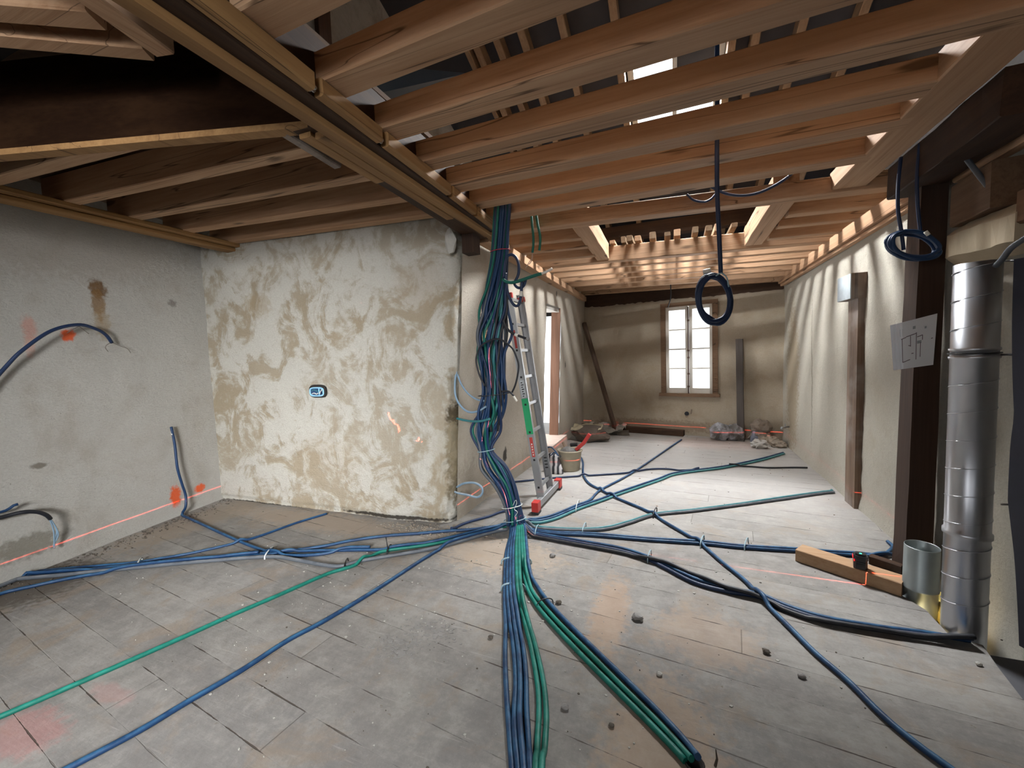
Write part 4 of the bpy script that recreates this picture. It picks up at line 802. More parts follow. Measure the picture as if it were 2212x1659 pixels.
for (u0, v0, u1, v1) in ((.20, .14, .26, .30), (.48, .14, .54, .20), (.74, .20, .78, .24), (.58, .46, .68, .52)):
    mb.add([PP(u0, v0, .0013), PP(u1, v0, .0013), PP(u1, v1, .0013), PP(u0, v1, .0013)], [(0, 1, 2, 3)])
mb.build('printed_block', plain('grey_print', (.36, .39, .43), .5, 0, .1, 20, 0), PS)
# ------------------------------------------------------------------ wall box in the alcove face
bc = AY(688, 846, 3.04); EB = thing('wall_box', bc, 'blue twin electrical wall box set in the alcove face wall', 'electrical box')
def ring(cx, cz, a, b, rr, y, n=28): return [Vector((bc.x+cx+math.copysign(abs(math.cos(t))**.55, math.cos(t))*a, y, bc.z+cz+math.copysign(abs(math.sin(t))**.55, math.sin(t))*b)) for t in [2*math.pi*i/n for i in range(n)]]
mb = MB(); mb.add(ring(-.002, .006, .096, .053, 0, bc.y-.012, 28), [tuple(range(28))]); mb.tube(ring(-.002, .006, .096, .053, 0, bc.y-.008), .012, 6, True); lab(mb.build('recess', M['dark'], EB), 'dark chiselled recess')
mb = MB(); mb.tube(ring(0, 0, .086, .040, 0, bc.y-.022), .0075, 8, True); mb.tube([bc+Vector((.030, -.020, -.04)), bc+Vector((.030, -.020, .04))], .006, 6); lab(mb.build('rim', plain('pale_blue_plastic', (.28, .55, .78), .4), EB), 'pale blue rim and divider')
mb = MB(); mb.add(ring(0, 0, .082, .036, 0, bc.y-.015, 28), [tuple(range(28))]); mb.build('box_back', plain('navy_box', (.02, .06, .14), .6), EB)
for i, (pts, mt) in enumerate((([(-.06, .01), (-.03, .02), (.0, .012), (.02, .0)], 'teal'), ([(-.06, -.02), (-.03, -.012), (.0, -.022), (.02, -.012)], 'white'), ([(.04, -.02), (.05, .0), (.065, .012), (.07, .028)], 'white'), ([(.04, -.005), (.055, .01), (.06, -.02)], 'blue'))):
    mb = MB(); mb.tube(spline([bc+Vector((x, -.026, z)) for x, z in pts], .006), .0045, 6); mb.build('wire_end', M[mt], EB)

# ------------------------------------------------------------------ the cable bundle
PROF = [(1114, 1130, 23), (1107, 1095, 20), (1091, 1050, 27), (1067, 1010, 31), (1050, 972, 17), (1049, 930, 36), (1060, 890, 39), (1068, 850, 34), (1066, 800, 31), (1064, 760, 35), (1066, 720, 37), (1070, 670, 33), (1074, 620, 25), (1080, 560, 20), (1083, 500, 18), (1086, 455, 18), (1088, 420, 16), (1089, 380, 16)]
def bdepth(py): return lin([(380, 2.95), (455, 2.965), (540, 3.04), (640, 3.15), (1130, 3.14)], py)
def bundle_pt(k, sx, sy, seed):
    px, py, hw = PROF[k]; c = AY(px, py, bdepth(py)); ds = (c-EYE).length; h = hw*ds*.93/FOC*.92
    tw = .55*math.sin(k*.55)+.25*k*.12; x, y = sx*math.cos(tw)-sy*math.sin(tw), sx*math.sin(tw)+sy*math.cos(tw)
    lo = max(0, hw-20)/20
    x += lo*.75*nz((k*.55, seed*3.1, 0), 1.0, 3); y += lo*.6*nz((k*.55, seed*3.1, 5), 1.0, 3)
    return c+RIGHT*(x*h)+Vector((0, 1, 0))*(y*h*.6)
NB = 26
slots = [(math.sqrt((i+.5)/NB)*math.cos(i*2.39996), math.sqrt((i+.5)/NB)*math.sin(i*2.39996)) for i in range(NB)]
CROSS = []         # samples of laid cables, so that later ones pass over them
def lay(P, r, z0=0.0):
    """lift a floor path where it crosses what lies there already"""
    P = np.array(P); P[:, 2] = np.maximum(P[:, 2], r+.002); need = np.zeros(len(P))
    if CROSS:
        Q = np.concatenate(CROSS)
        for i, p in enumerate(P):
            if p[2] > .08: continue
            d = np.hypot(Q[:, 0]-p[0], Q[:, 1]-p[1]); rr = r+Q[:, 3]; ok = d < rr*.97
            if ok.any(): need[i] = min(.075, np.max(Q[ok, 2]+np.sqrt(np.maximum(rr[ok]**2-d[ok]**2, 0))))
        g = need.copy()
        for _ in range(10): g = np.maximum(need, np.convolve(np.pad(g, 1, 'edge'), [.25, .5, .25], 'valid'))
        for _ in range(2): g = np.maximum(need*.97, np.convolve(np.pad(g, 1, 'edge'), [.25, .5, .25], 'valid'))
        P[:, 2] = np.maximum(P[:, 2], g)
    for p in P:               # stay in front of the plaster at either side
        if p[2] < .3 and -1.5 < p[1] < 3.0 and p[0] < -3.5: p[0] = max(p[0], lwx(p[1])+r+.03)
        if p[2] < .3 and p[0] > 1.2 and p[1] > 3.3: p[0] = min(p[0], lin(RX, p[1])-r-.07)
    low = P[P[:, 2] < .12]; CROSS.append(np.concatenate([low, np.full((len(low), 1), r)], 1)); return P
def cable(pts, r, mat, label, cat='cable', group=None, name='electrical_cable', step=.022, floor=True, n=8):
    P = spline(pts, step)
    if floor: P = lay(P, r)
    mb = MB(); mb.tube([Vector(p) for p in P], r, n); return tag(mb.build(name, M[mat]), label, cat, group)
def fp(pts, r):
    P = [F(x, y, r) for x, y in pts]
    if pts[-1][1] > 1680 or pts[-1][0] < -30:          # runs that leave the view go on along the floor
        d = P[-1]-P[-2]; d.normalize(); P += [P[-1]+d*.8, P[-1]+d*1.7+Vector((.08, -.1, 0))]
    return P
RUNS = [
 ('blue', .0125, [(1103, 1158), (1093, 1200), (1090, 1280), (1092, 1350), (1091, 1420), (1094, 1500), (1100, 1580), (1106, 1659), (1111, 1740)], 'blue cable on the outer edge of the flat run coming straight at the viewer'),
 ('blue', .0125, [(1106, 1160), (1098, 1200), (1096.5, 1280), (1101, 1340), (1109, 1400), (1114, 1470), (1111, 1540), (1113, 1600), (1119, 1659), (1124, 1740)], 'second blue cable in the flat run coming straight at the viewer'),
 ('blue', .0125, [(1110, 1160), (1104, 1200), (1103.5, 1280), (1110, 1340), (1120, 1410), (1124, 1480), (1123, 1560), (1131, 1659), (1138, 1740)], 'third blue cable in the flat run coming straight at the viewer'),
 ('blue', .0125, [(1114, 1160), (1110, 1200), (1110.5, 1280), (1119, 1340), (1130, 1400), (1136, 1460), (1137, 1520), (1140, 1580), (1145, 1659), (1152, 1740)], 'fourth blue cable in the flat run, beside the green pair'),
 ('grn', .0125, [(1117, 1155), (1116, 1200), (1118, 1280), (1129, 1330), (1147, 1400), (1161, 1480), (1164, 1540), (1161, 1600), (1159, 1659), (1157, 1740)], 'green cable next to the blue ones in the flat run toward the viewer'),
 ('grn', .0125, [(1121, 1152), (1122, 1200), (1125, 1280), (1137, 1330), (1155, 1390), (1173, 1470), (1180, 1540), (1178, 1600), (1173, 1659), (1170, 1740)], 'outer green cable of the flat run toward the viewer'),
 ('grn', .0125, [(1125, 1152), (1128, 1205), (1131, 1235), (1140, 1275), (1162, 1312), (1201, 1358), (1262, 1422), (1332, 1492), (1402, 1562), (1458, 1620), (1480, 1645)], 'green cable, lower of the pair veering off to the small dark hole'),
 ('grn', .0125, [(1129, 1152), (1133, 1205), (1137, 1240), (1150, 1278), (1174, 1309), (1213, 1352), (1276, 1415), (1346, 1486), (1420, 1560), (1475, 1620), (1494, 1646)], 'green cable, upper of the pair veering off to the small dark hole'),
 ('blue', .0125, [(1133, 1152), (1139, 1205), (1143, 1235), (1162, 1270), (1187, 1304), (1226, 1346), (1287, 1406), (1357, 1474), (1432, 1549), (1490, 1614), (1508, 1648)], 'dark blue cable beside the green pair veering off to the small dark hole'),
 ('blue', .012, [(1090, 1136), (1020, 1144), (960, 1148), (900, 1153), (833, 1158), (760, 1168), (700, 1180), (620, 1191), (575, 1195), (440, 1206), (300, 1219), (150, 1235), (0, 1246), (-22, 1262)], 'thin blue cable, farthest of the run toward the pale wall'),
 ('blue', .012, [(1088, 1140), (1066, 1144), (972, 1167), (910, 1177), (840, 1187), (740, 1189), (640, 1191), (580, 1198), (440, 1210), (300, 1224), (150, 1237), (0, 1250), (-22, 1268)], 'blue cable bundled second in the run toward the pale wall'),
 ('grn', .0125, [(1092, 1141), (1049, 1148), (944, 1174), (840, 1189), (805, 1200), (770, 1220), (740, 1230), (700, 1243), (600, 1287), (500, 1330), (400, 1375), (200, 1463), (0, 1549), (-150, 1612)], 'single green cable crossing the bright floor patch'),
 ('grey', .0145, [(1094, 1144), (1060, 1151), (972, 1176), (909, 1190), (790, 1210), (738, 1223), (700, 1221), (640, 1210), (580, 1203), (440, 1213), (300, 1226), (150, 1241), (0, 1256), (-22, 1276)], 'thick grey dusty cable dipping toward the green one'),
 ('blue', .0125, [(1096, 1147), (1077, 1149), (1030, 1160), (965, 1180), (916, 1207), (805, 1279), (700, 1342), (620, 1385), (520, 1450), (400, 1520), (300, 1580), (150, 1659), (50, 1712)], 'single dark blue cable sweeping across the front of the floor'),
 ('navy', .012, [(1096, 1105), (1055, 1116), (1012, 1128), (990, 1137), (975, 1146)], 'dark blue cable running to the foot of the alcove corner'),
 ('blue', .012, [(1140, 1127), (1165, 1125), (1200, 1116), (1249, 1095), (1300, 1077), (1340, 1062), (1420, 1035), (1462, 1021), (1560, 1008), (1640, 992), (1692, 978)], 'blue cable of the pair running to the corner rubbish heap'),
 ('teal', .012, [(1142, 1131), (1168, 1129), (1203, 1120), (1252, 1099), (1303, 1081), (1343, 1066), (1423, 1038.5), (1465, 1024), (1562, 1011), (1642, 995), (1694, 980)], 'green cable of the pair running to the corner rubbish heap'),
 ('blue', .012, [(1138, 1124), (1160, 1121), (1197, 1112), (1245, 1092), (1275, 1080), (1297, 1059), (1360, 1025), (1420, 985), (1452, 963), (1472, 950)], 'blue cable running to the window wall below the window'),
 ('teal', .012, [(1143, 1137), (1180, 1140), (1250, 1143), (1310, 1139), (1360, 1126), (1415, 1110), (1500, 1101), (1600, 1088), (1700, 1073), (1775, 1063), (1812, 1060)], 'greenish cable of the pair running to the white wall by the wall stud'),
 ('grey', .012, [(1143, 1140), (1180, 1143), (1250, 1146), (1310, 1143), (1360, 1130), (1415, 1113), (1500, 1104), (1600, 1091), (1700, 1077), (1775, 1066), (1810, 1063)], 'grey cable of the pair running to the white wall by the wall stud'),
 ('blue', .012, [(1143, 1144), (1200, 1150), (1280, 1153), (1400, 1163), (1520, 1170), (1600, 1179), (1720, 1186), (1800, 1192), (1850, 1195), (1900, 1199), (1922, 1190), (1936, 1172)], 'blue cable passing behind the pine offcut and turning up at the dark post'),
 ('blue', .012, [(1143, 1147), (1200, 1153), (1280, 1157), (1400, 1167), (1520, 1175), (1600, 1183), (1720, 1191), (1800, 1197), (1850, 1200), (1900, 1201), (1945, 1196)], 'blue cable passing behind the pine offcut to the foot of the dark post'),
 ('blue', .0125, [(1142, 1150), (1190, 1158), (1250, 1168), (1340, 1184), (1400, 1203), (1440, 1222), (1500, 1250), (1570, 1271), (1640, 1284), (1700, 1309), (1780, 1334), (1900, 1355), (2000, 1368), (2095, 1384)], 'blue cable, far strand of the sagging run ending at the tall duct'),
 ('navy', .0125, [(1141, 1153), (1190, 1162), (1250, 1173), (1340, 1190), (1400, 1209), (1440, 1229), (1500, 1259), (1570, 1278), (1640, 1290), (1700, 1315), (1780, 1340), (1900, 1361), (2000, 1374), (2100, 1388)], 'dark blue cable, middle strand of the sagging run ending at the tall duct'),
 ('blk', .0125, [(1139, 1156), (1190, 1166), (1250, 1177), (1340, 1194), (1400, 1211), (1440, 1222), (1500, 1246), (1570, 1276), (1640, 1294), (1700, 1320), (1780, 1345), (1900, 1366), (2000, 1380), (2105, 1393)], 'black cable, near strand of the sagging run ending at the tall duct'),
]
# which place in the hanging bundle each run takes: sorted by its direction at the floor
def side(rn): x, y = rn[2][min(4, len(rn[2])-1)]; return x
order = sorted(range(len(RUNS)), key=lambda i: side(RUNS[i])); sl = sorted(slots[:len(RUNS)], key=lambda s: s[0])
for rank, i in enumerate(order):
    mat, r, path, lb = RUNS[i]; sx, sy = sl[rank]
    # the upper part spreads colours through the bundle: front cables lie in front
    up = [bundle_pt(k, sx, sy, i) for k in range(len(PROF)-1, -1, -1)]
    hub = F(1117+sx*20, 1146+sy*-5, .03)
    pts = up+fp(path[0:], r)
    cable(pts, r if mat != 'grey' else r, mat, lb, 'cable', 'cables of the central bundle')
EXTRA = [('navy', (-.9, .3)), ('blk', (.2, -.8)), ('purple', (.5, .6)), ('navy', (-.3, -.9)), ('blk', (.75, -.45)), ('grn', (-1.0, -.2)), ('grn', (-.85, .55)), ('navy', (.15, .2))]
for i, (mat, (sx, sy)) in enumerate(EXTRA):
    k0 = (4, 5, 6, 7, 5, 8, 9, 6)[i]
    cable([bundle_pt(k, sx, sy, 40+i) for k in range(len(PROF)-1, k0-1, -1)], .0105, mat, ('navy cable end hanging deep in the bundle above its lower tie', 'black cable end in front of the bundle at mid height', 'violet cable end hanging inside the bundle', 'navy cable end along the front of the bundle', 'black cable end on the ladder side of the bundle',
          'outermost green cable on the alcove side of the hanging bundle', 'green cable tucked behind the alcove side of the hanging bundle', 'navy cable end in the core of the bundle')[i], 'cable', 'short cable ends in the bundle', floor=False)
def air(pts, y, r, mat, lb, name='electrical_cable', group=None, n=8, step=.012):
    Q = [AY(p[0], p[1], p[2] if len(p) > 2 else y) for p in pts]; return cable(Q, r, mat, lb, 'cable', group, name, step, False, n)
def sub(o, name, mat, pts, y, r, n=8):
    mb = MB(); mb.tube([Vector(p) for p in spline([AY(a, b, y) for a, b in pts], .01)], r, n)
    c = mb.build(name, mat); c.parent = o; c.location = Vector(c.location)-Vector(o.location); return c
air([(1047, 834), (1036, 811), (1029, 785), (1030, 767), (1036, 751), (1049, 740), (1066, 733), (1080, 733), (1092, 740), (1107, 753), (1115, 770), (1120, 789), (1118, 811), (1113, 832), (1106, 848)], 2.97, .0075, 'blk', 'thin black cable looped wide around the middle of the bundle')
air([(1088, 600), (1090, 570), (1095, 555), (1105, 550), (1115, 557), (1120.6, 573), (1120, 592), (1114, 606), (1111, 612), (1116, 620), (1124, 622), (1132, 616), (1137, 600)], 2.97, .011, 'navy', 'dark blue cable curled in a ring high on the ladder side of the bundle')
o = air([(1092, 590), (1094, 612), (1097, 632), (1104, 650), (1112, 660), (1119, 660), (1124, 648), (1127, 620), (1128, 606)], 2.95, .011, 'navy', 'dark blue hooked cable end with a white band below the ring')
sub(o, 'white_band', M['white'], [(1125.3, 640), (1126.6, 629)], 2.95, .0125)
o = air([(1086, 603), (1095, 609), (1110, 610), (1130, 604), (1150, 597), (1170, 591)], 2.93, .012, 'grn', 'green cable end sticking out of the bundle toward the opening')
sub(o, 'stripped_end', M['white'], [(1170, 591), (1182, 586), (1193, 580)], 2.93, .009)
o = air([(1087, 690), (1091, 702), (1098, 713), (1108, 720), (1122, 726), (1136, 731)], 2.93, .010, 'blk', 'dark cable end with a white band crossing the ladder')
sub(o, 'white_band', M['white'], [(1112, 722.5), (1119, 725)], 2.93, .0118)
sub(o, 'bare_end', M['wire'], [(1136, 731), (1140, 736), (1144, 732), (1143, 729)], 2.93, .003, 5)
o = air([(1084, 846), (1096, 845), (1104, 849), (1110, 856)], 2.93, .008, 'blk', 'black cable end poking out at the middle tie beside the ladder')
sub(o, 'white_tape', M['white'], [(1109, 855), (1113, 861), (1117, 867)], 2.93, .008)
for a, nm in (([(1146, 440), (1149, 480), (1152, 510), (1152, 530), (1150, 546)], 'green cable end with bare strands hanging under the joists, closer to the bundle'), ([(1155, 440), (1161, 482), (1166, 505), (1167, 522), (1165, 541)], 'green cable end hanging under the joists, farther from the bundle')):
    o = air(a, 3.35, .011, 'grn', nm, group='green cable ends under the joists')
    if a[0][0] == 1146:
        for w_ in ([(1150, 546), (1148, 558), (1141, 570), (1135, 580)], [(1150, 546), (1150, 560), (1143, 571)]): sub(o, 'bare_strand', plain('strand', (.42, .34, .28), .6), w_, 3.35, .003, 5)
PALE = 'plastered cable loops at the alcove corner'
air([(986, 803, 3.2), (983, 823, 3.18), (984, 855, 3.16), (996, 878, 3.12), (1013, 890, 3.1), (1033, 888, 3.08), (1050, 878, 3.06)], 3.15, .009, 'palecable', 'longer sagging pale blue cable between the alcove corner and the bundle', group=PALE)
air([(987, 806, 3.22), (996, 829, 3.18), (1010, 849, 3.15), (1028, 862, 3.1), (1046, 866, 3.08)], 3.15, .008, 'palecable', 'shorter pale blue cable from the alcove corner into the bundle', group=PALE)
air([(987, 904, 3.2), (1010, 909, 3.13), (1036, 910, 3.02), (1058, 905, 2.98)], 3.1, .010, 'teal', 'straight blue cable from the alcove corner to the bundle', group=PALE)
air([(987, 1052, 3.22), (1003, 1044, 3.17), (1025, 1043, 3.14), (1040, 1052, 3.13), (1042, 1065, 3.13), (1031, 1074, 3.14), (1010, 1069, 3.16), (990, 1065, 3.18), (978, 1060, 3.2)], 3.15, .010, 'palecable', 'closed pale cable loop low on the alcove corner', group=PALE)
# loose floor cables
cable(fp([(1253, 985), (1259, 1000), (1260, 1025), (1272, 1044), (1297, 1058), (1330, 1075), (1400, 1105), (1440, 1130), (1500, 1165), (1520, 1180), (1560, 1215), (1610, 1255), (1650, 1300), (1700, 1350), (1760, 1410), (1830, 1470), (1900, 1540), (1970, 1600), (2050, 1659), (2150, 1730)], .013), .013, 'blue', 'long blue cable from the bucket crossing all the runs to the front corner', group='loose floor cables')
cable(fp([(1112, 1041), (1160, 1036), (1200, 1032), (1260, 1028), (1350, 1022), (1400, 1014), (1440, 1013), (1470, 1016), (1510, 1014)], .011), .011, 'navy', 'dark blue cable passing straight behind the ladder feet', group='loose floor cables')
cable(fp([(1575, 1006), (1620, 1008), (1660, 1010.5), (1720, 1010), (1756, 1011)], .010), .010, 'blk', 'thin black cable end near the foot of the white wall', group='loose floor cables')
o = cable([LW(361, 922, .05), LW(367, 960, .06), LW(371, 1010, .07), LW(381, 1045, .07), LW(389, 1070, .07), LW(387, 1095, .08)]+fp([(393, 1113), (420, 1125), (500, 1162), (560, 1186), (610, 1199), (680, 1199), (740, 1190), (800, 1186)], .012), .012, 'blue', 'blue cable standing up the pale wall and bending down across the floor', group='loose floor cables')
mb = MB(); a, b = LW(363, 931, .05), LW(364, 939, .053); mb.tube([a, b], .0135, 8); c = mb.build('white_band', M['white']); c.parent = o; c.location = Vector(c.location)-Vector(o.location)
cable(fp([(706, 1110), (640, 1130), (540, 1165), (420, 1194), (340, 1208), (280, 1217), (150, 1228), (20, 1240), (0, 1244), (-18, 1256)], .011), .011, 'blue', 'blue cable coming out from under the alcove face wall', group='loose floor cables')
cable(fp([(560, 1199), (440, 1212), (330, 1224), (250, 1234), (150, 1250), (70, 1267), (0, 1284), (-60, 1318)], .012), .012, 'blue', 'blue cable splitting off in front of the run by the pale wall', group='loose floor cables')
o = cable([LW(-60, 860, .06), LW(0, 790, .07), LW(30, 757, .09), LW(88, 716, .11), LW(148, 703, .11), LW(190, 713, .10), LW(214, 725, .08), LW(230, 741, .06)], .013, 'navy', 'dark cable arching out of the pale wall with frayed wires', floor=False, group='cables on the pale wall')
def wall_wire(o, pts): 
    mb = MB(); mb.tube([Vector(p) for p in spline([LW(*p) for p in pts], .01)], .0025, 5); c = mb.build('frayed_wire', M['wire']); c.parent = o; c.location = Vector(c.location)-Vector(o.location)
for p in ([(229, 740, .06), (217, 746, .07), (216, 752, .06), (224, 760, .05)], [(229, 740, .06), (250, 748, .05), (266, 754, .05), (275, 763, .04)], [(150, 706, .10), (165, 714, .08), (180, 722, .06)], [(152, 706, .10), (142, 712, .08), (133, 720, .06)]): wall_wire(o, p)
o = cable([LW(-60, 1130, .05), LW(0, 1114, .06), LW(30, 1105, .09), LW(60, 1105, .10), (LW(80, 1112, .10)), LW(90, 1120, .09)], .014, 'blk', 'short black conduit curving out low on the pale wall', floor=False, group='cables on the pale wall')
for p in ([(90, 1120, .09), (100, 1132, .08), (108, 1146, .07), (106, 1165, .06)], [(90, 1120, .09), (104, 1138, .08), (111, 1155, .07), (105, 1178, .05)], [(88, 1120, .09), (96, 1135, .08), (102, 1152, .07), (107, 1184, .05)]):
    mb = MB(); mb.tube([Vector(q) for q in spline([LW(*q) for q in p], .01)], .005, 6); c = mb.build('inner_wire', M['palecable']); c.parent = o; c.location = Vector(c.location)-Vector(o.location)
cable([LW(-40, 1112, .05), LW(0, 1103, .05), LW(18, 1090, .06), LW(24, 1088, .07)], .010, 'blue', 'blue cable stub just above the short black conduit', floor=False, group='cables on the pale wall')
# overhead
yv = 2.62
o = cable([AY(1552, 40, yv), AY(1549, 105, yv), AY(1549, 250, yv), AY(1549, 400, yv), AY(1553, 500, yv), AY(1557, 590, yv)], .012, 'navy', 'long dark blue cable dropping through the joists to a hanging coil', floor=False, group='hanging cables')
def coil(c, a, b, r, turns, mat, parent, tilt=0.0, seed=0, ydep=.03, name='coil'):
    mb = MB()
    for k in range(turns):
        P = []
        for i in range(40):
            t = 2*math.pi*i/40; w_ = 1+.13*nz((k*2.1, math.cos(t), math.sin(t)), 1.0, seed)+.05*(k % 3-1)
            x, z = a*w_*math.cos(t), b*w_*math.sin(t); P.append(Vector(c)+RIGHT*(x*math.cos(tilt)-z*math.sin(tilt))+Vector((0, 0, x*math.sin(tilt)+z*math.cos(tilt)))+Vector((0, 1, 0))*(ydep*(k/max(1, turns-1)-.5)+.02*nz((t, k, 3), .5, seed)))
        mb.tube(P, r, 8, True)
    c_ = mb.build(name, mat); c_.parent = parent; c_.location = Vector(c_.location)-Vector(parent.location); return c_
coil(AY(1543, 646, yv), .090, .130, .012, 9, M['navy'], o, .12, 4)
sub(o, 'white_tag', M['white'], [(1519, 588), (1535, 584)], yv-.03, .014, 6); sub(o, 'binding', M['tieblue'], [(1546, 596), (1558, 590), (1570, 600), (1574, 620)], yv-.035, .004, 5)
o = cable([AY(1946, 340, 3.05), AY(1940, 400, 3.02), AY(1940, 455, 3.0), AY(1947, 500, 3.0), AY(1952, 540, 3.0)], .0095, 'navy', 'cable coil hanging on the dark post above the pinned plan', floor=False, group='hanging cables')
coil(AY(1973, 530, 3.05), .145, .072, .011, 4, M['blue'], o, -.18, 8, .05)
sub(o, 'second_tail', M['navy'], [(1987, 310), (1981, 380), (1982, 440), (1988, 500)], 3.08, .0095); sub(o, 'white_tie', M['white'], [(1999, 500), (2006, 508)], 2.98, .010)
air([(1488, 360), (1505, 376), (1530, 400), (1575, 420), (1620, 421), (1660, 408), (1700, 384), (1735, 352), (1765, 325)], 3.30, .009, 'navy', 'thin dark cable drooping in a shallow curve under the joists', group='hanging cables')
air([(1484, 420), (1498, 432), (1520, 436), (1536, 430), (1550, 414)], 3.45, .008, 'navy', 'short dark cable end drooping beside the shallow curve', group='hanging cables')
air([(1448, 560, 7.3), (1448, 600, 7.4), (1449, 640, 7.55), (1443, 664, 7.70)], 7.5, .009, 'blk', 'thin black cable hanging above the window', group='hanging cables')
air([(2062, 285, 2.95), (2080, 330, 2.92), (2110, 372, 2.88), (2132, 400, 2.85), (2148, 425, 2.82)], 2.9, .012, 'grey', 'grey-blue cable slanting from the dark corbel to the stone', group='hanging cables')
air([(2150, 575, 2.62), (2165, 560, 2.58), (2185, 535, 2.50), (2230, 505, 2.42)], 2.55, .012, 'grey', 'grey cable curving over the rim of the tall duct', group='hanging cables')
# ------------------------------------------------------------------ cable ties
def band_ring(k, f, mat, lb, tail=None):
    px = PROF[k][0]+(PROF[k+1][0]-PROF[k][0])*f; py = PROF[k][1]+(PROF[k+1][1]-PROF[k][1])*f; hw = PROF[k][2]+(PROF[k+1][2]-PROF[k][2])*f
    c = AY(px, py, bdepth(py)); h = hw*(c-EYE).length*.93/FOC+.006
    mb = MB(); mb.tube([c+RIGHT*h*math.cos(t)+Vector((0, 1, 0))*(h*.62+.005)*math.sin(t)+Vector((0, 0, .012*math.cos(t)))for t in [2*math.pi*i/32 for i in range(32)]], .0035, 6, True)
    if tail: mb.tube([Vector(p) for p in spline([AY(a, b, c.y-h*.95) for a, b in tail], .01)], .0025, 5)
    tag(mb.build('cable_tie', mat), lb, 'cable tie', 'ties around the hanging bundle')
band_ring(3, .98, M['tieblue'], 'pale tie pulled tight round the narrow waist of the bundle')
band_ring(1, .05, M['tie'], 'white wire tie with a loose loop just above the floor', [(1108, 1092), (1114, 1080), (1116, 1088), (1111, 1100), (1118, 1106), (1112, 1116)])
band_ring(0, .25, M['tieblue'], 'lowest tie of the bundle where it spreads on the floor')
band_ring(13, .3, plain('red_string', (.30, .03, .06), .8), 'dark red string tied round the top of the bundle')
band_ring(6, .95, M['black'], 'black tie round the middle of the bundle beside the black cable end')
def floor_tie(pts, r, mat, lb, h=.050):
    a, b = F(*pts[0]), F(*pts[1]); mb = MB(); P = []
    for i in range(13): t = math.pi*i/12; P.append(a.lerp(b, .5-.5*math.cos(t))+Vector((0, 0, .002+h*math.sin(t)**.5)))
    mb.tube(P, r, 6); tag(mb.build('cable_tie', mat), lb, 'cable tie', 'ties on the floor runs')
floor_tie(((1083, 1219), (1148, 1218)), .0055, M['tieblue'], 'grey-blue tie across the flat run close to the bundle')
floor_tie(((1083, 1277), (1135, 1276)), .0055, M['tieblue'], 'grey-blue tie across the flat run where the green pair veers off')
floor_tie(((1160, 1316), (1195, 1307)), .0035, M['black'], 'dark tie round the green pair and dark blue cable')
floor_tie(((296, 1230), (308, 1211)), .006, M['tie'], 'white tie on the run by the pale wall, closer to the wall', .035)
floor_tie(((572, 1209), (592, 1187)), .006, M['tie'], 'white tie on the run by the pale wall where the cables split', .035)
floor_tie(((1513, 1184), (1521, 1166)), .005, M['tieblue'], 'tie where the long loose cable crosses the run to the dark post')
floor_tie(((1244, 1107), (1251, 1087)), .004, M['tie'], 'thin white tie on the run to the corner rubbish heap')
floor_tie(((1411, 1120), (1419, 1104)), .005, M['blk'], 'dark tie on the run to the wall stud')
floor_tie(((744, 1232), (752, 1212)), .005, M['black'], 'black tie holding the green cable to the thick grey one', .035)
floor_tie(((836, 1200), (845, 1182)), .006, M['black'], 'black upright-tailed tie on the run toward the pale wall', .035)
mb = MB(); a = F(838, 1188, .03); mb.tube([a, a+Vector((-.012, .0, .10))], .004, 5); tag(mb.build('tie_tail', M['black']), 'black tie tail sticking straight up from the cables', 'cable tie')
for i, (px, py) in enumerate(((1403, 1207), (1160, 1150), (1262, 1146), (1612, 1180))):
    floor_tie(((px-4, py+10), (px+4, py-9)), .004, M['tieblue'], ('tie on the sagging run at the start of its dip', 'tie at the start of the runs fanning out beside the ladder', 'tie on the runs in front of the ladder feet', 'tie on the run to the dark post before the pine offcut')[i])
# ------------------------------------------------------------------ chips, stones, dust
for i, (px, py, s_, m_, lb) in enumerate(((1377, 1338, .030, 'stone', 'rounded grey stone lying alone on the boards beyond the green pair'), (1207, 1304, .018, 'chipd', 'dark chip beside the tie on the green pair'), (1655, 1411, .018, 'chipd', 'small brown chip beside the long loose cable'),
        (1424, 1459, .014, 'chipw', 'small white chip between the green pair and the long cable'), (1221, 1531, .018, 'stone', 'flat grey chip right of the flat cable run'), (1321, 1570, .012, 'chipd', 'dark chip in the angle of the green pair'), (1732, 1464, .016, 'stone', 'grey sliver beyond the long loose cable'),
        (1193, 1203, .022, 'stone', 'flat grey flake beside the bundle foot'), (1060, 1379, .014, 'chipd', 'dark crumb beside the plaster flakes'), (2114, 1437, .014, 'chipw', 'white chip close to the dark slate edge'))):
    p = F(px, py); mb = MB(); mb.blob((p.x, p.y, s_*.55), (s_, s_*.8, s_*.6), 50+i, .35, 1.5, 2, .001); tag(mb.build('stone_chip', M[m_]), lb, 'stone', 'stones and chips on the floor')
mb = MB(); p = F(1545, 1655); mb.tube([p+Vector((0, 0, .0)), p+Vector((.006, 0, .03)), p+Vector((.002, 0, .065))], [.005, .004, .002], 6); tag(mb.build('upright_nail', M['chipd']), 'bent dark nail standing up at the end of the green pair', 'nail')
p = F(1500, 1652); mb = MB(); mb.lathe([(0, .001), (.032, .001), (.036, .006), (.030, .012), (.026, .004), (0, .003)], (p.x, p.y, 0), 16); tag(mb.build('hole_grommet', M['dark']), 'dark hole in the floor where the green pair disappears', 'hole')
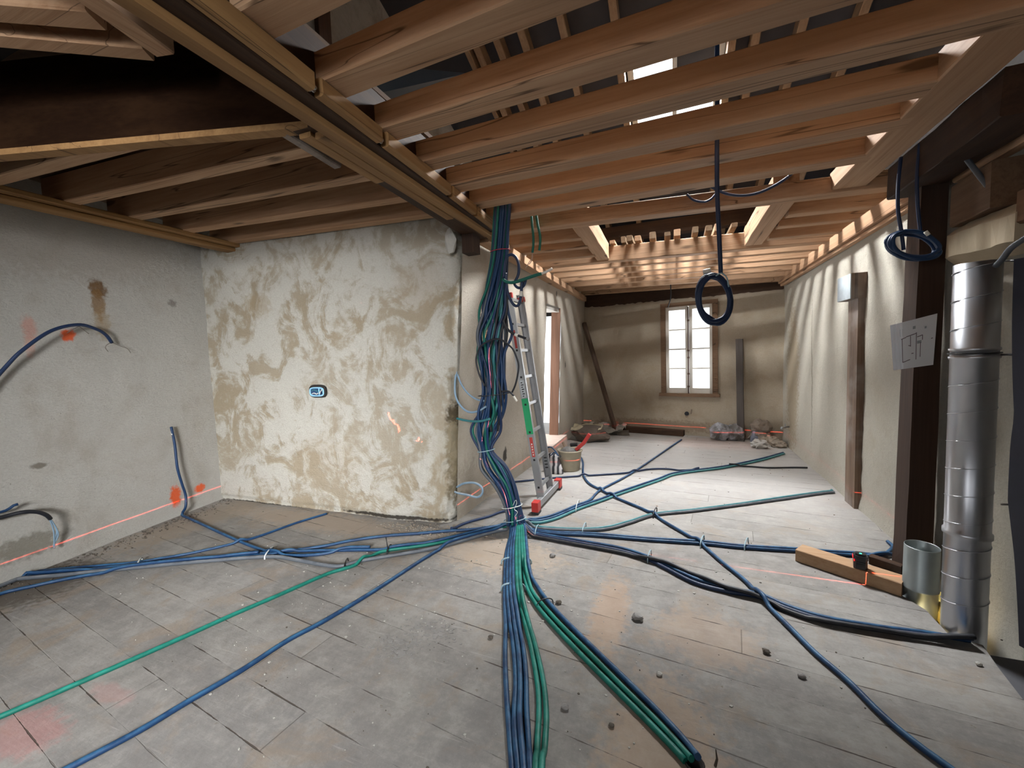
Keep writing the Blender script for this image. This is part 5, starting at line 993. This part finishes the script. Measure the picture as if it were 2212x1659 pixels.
def flakes(name, mat, n, spread, label, cat, smin, smax, seed, thick=.004, group=None):
    rr = random.Random(seed); mb = MB()
    for _ in range(n):
        x, y = spread(rr); s_ = smin+(smax-smin)*rr.random()**3; k = rr.randint(4, 6); a0 = rr.random()*6
        pr = [(x+s_*math.cos(a0+2*math.pi*i/k)*(.7+.5*rr.random()), y+s_*.8*math.sin(a0+2*math.pi*i/k)*(.7+.5*rr.random())) for i in range(k)]
        mb.prism(pr, .0005, .0012+thick*(.3+.7*rr.random()))
    return tag(mb.build(name, mat), label, cat, group, 'stuff')
def ell(px, py, a, b):
    c = F(px, py)
    return lambda rr: (c.x+rr.gauss(0, a), c.y+rr.gauss(0, b))
flakes('plaster_flakes', M['stone'], 150, ell(862, 1398, .075, .045), 'patch of grey plaster flakes on the boards before the bundle, the closer patch', 'debris', .004, .020, 3, .003)
flakes('plaster_flakes', M['stone'], 130, ell(935, 1362, .085, .045), 'patch of grey plaster flakes on the boards before the bundle, the farther patch', 'debris', .004, .020, 4, .003)
flakes('corner_rubble', plain('mortar_rubble', (.24, .205, .165), .95, 0, .2, 50, .4), 260, lambda rr: (-2.0+rr.gauss(0, .22), 2.98+rr.gauss(0, .07)), 'crumbled mortar rubble at the foot of the alcove corner', 'debris', .003, .014, 5, .010)
flakes('wall_foot_debris', M['chipd'], 320, lambda rr: (lambda y: (lwx(y)+.03+abs(rr.gauss(0, .13)), y))(1.2+1.8*rr.random()), 'dark crumbs along the foot of the pale wall', 'debris', .003, .014, 6, .006)
flakes('fine_debris', M['chipw'], 420, lambda rr: (-1.35+rr.gauss(0, 1.0), min(2.2+rr.gauss(0, .55), 2.95)), 'pale crumbs scattered over the boards round the bundle foot', 'debris', .002, .009, 7, .004)
flakes('dark_crumbs', M['chipd'], 240, lambda rr: (-.9+rr.gauss(0, 1.5), 2.6+rr.gauss(0, 1.4)), 'dark crumbs scattered over the boards', 'debris', .002, .007, 8, .003)
flakes('splinters', M['frame'], 60, lambda rr: (rr.uniform(-1.4, 1.4), 3.4+rr.random()*4), 'brown splinters on the far boards', 'debris', .004, .013, 9, .003)
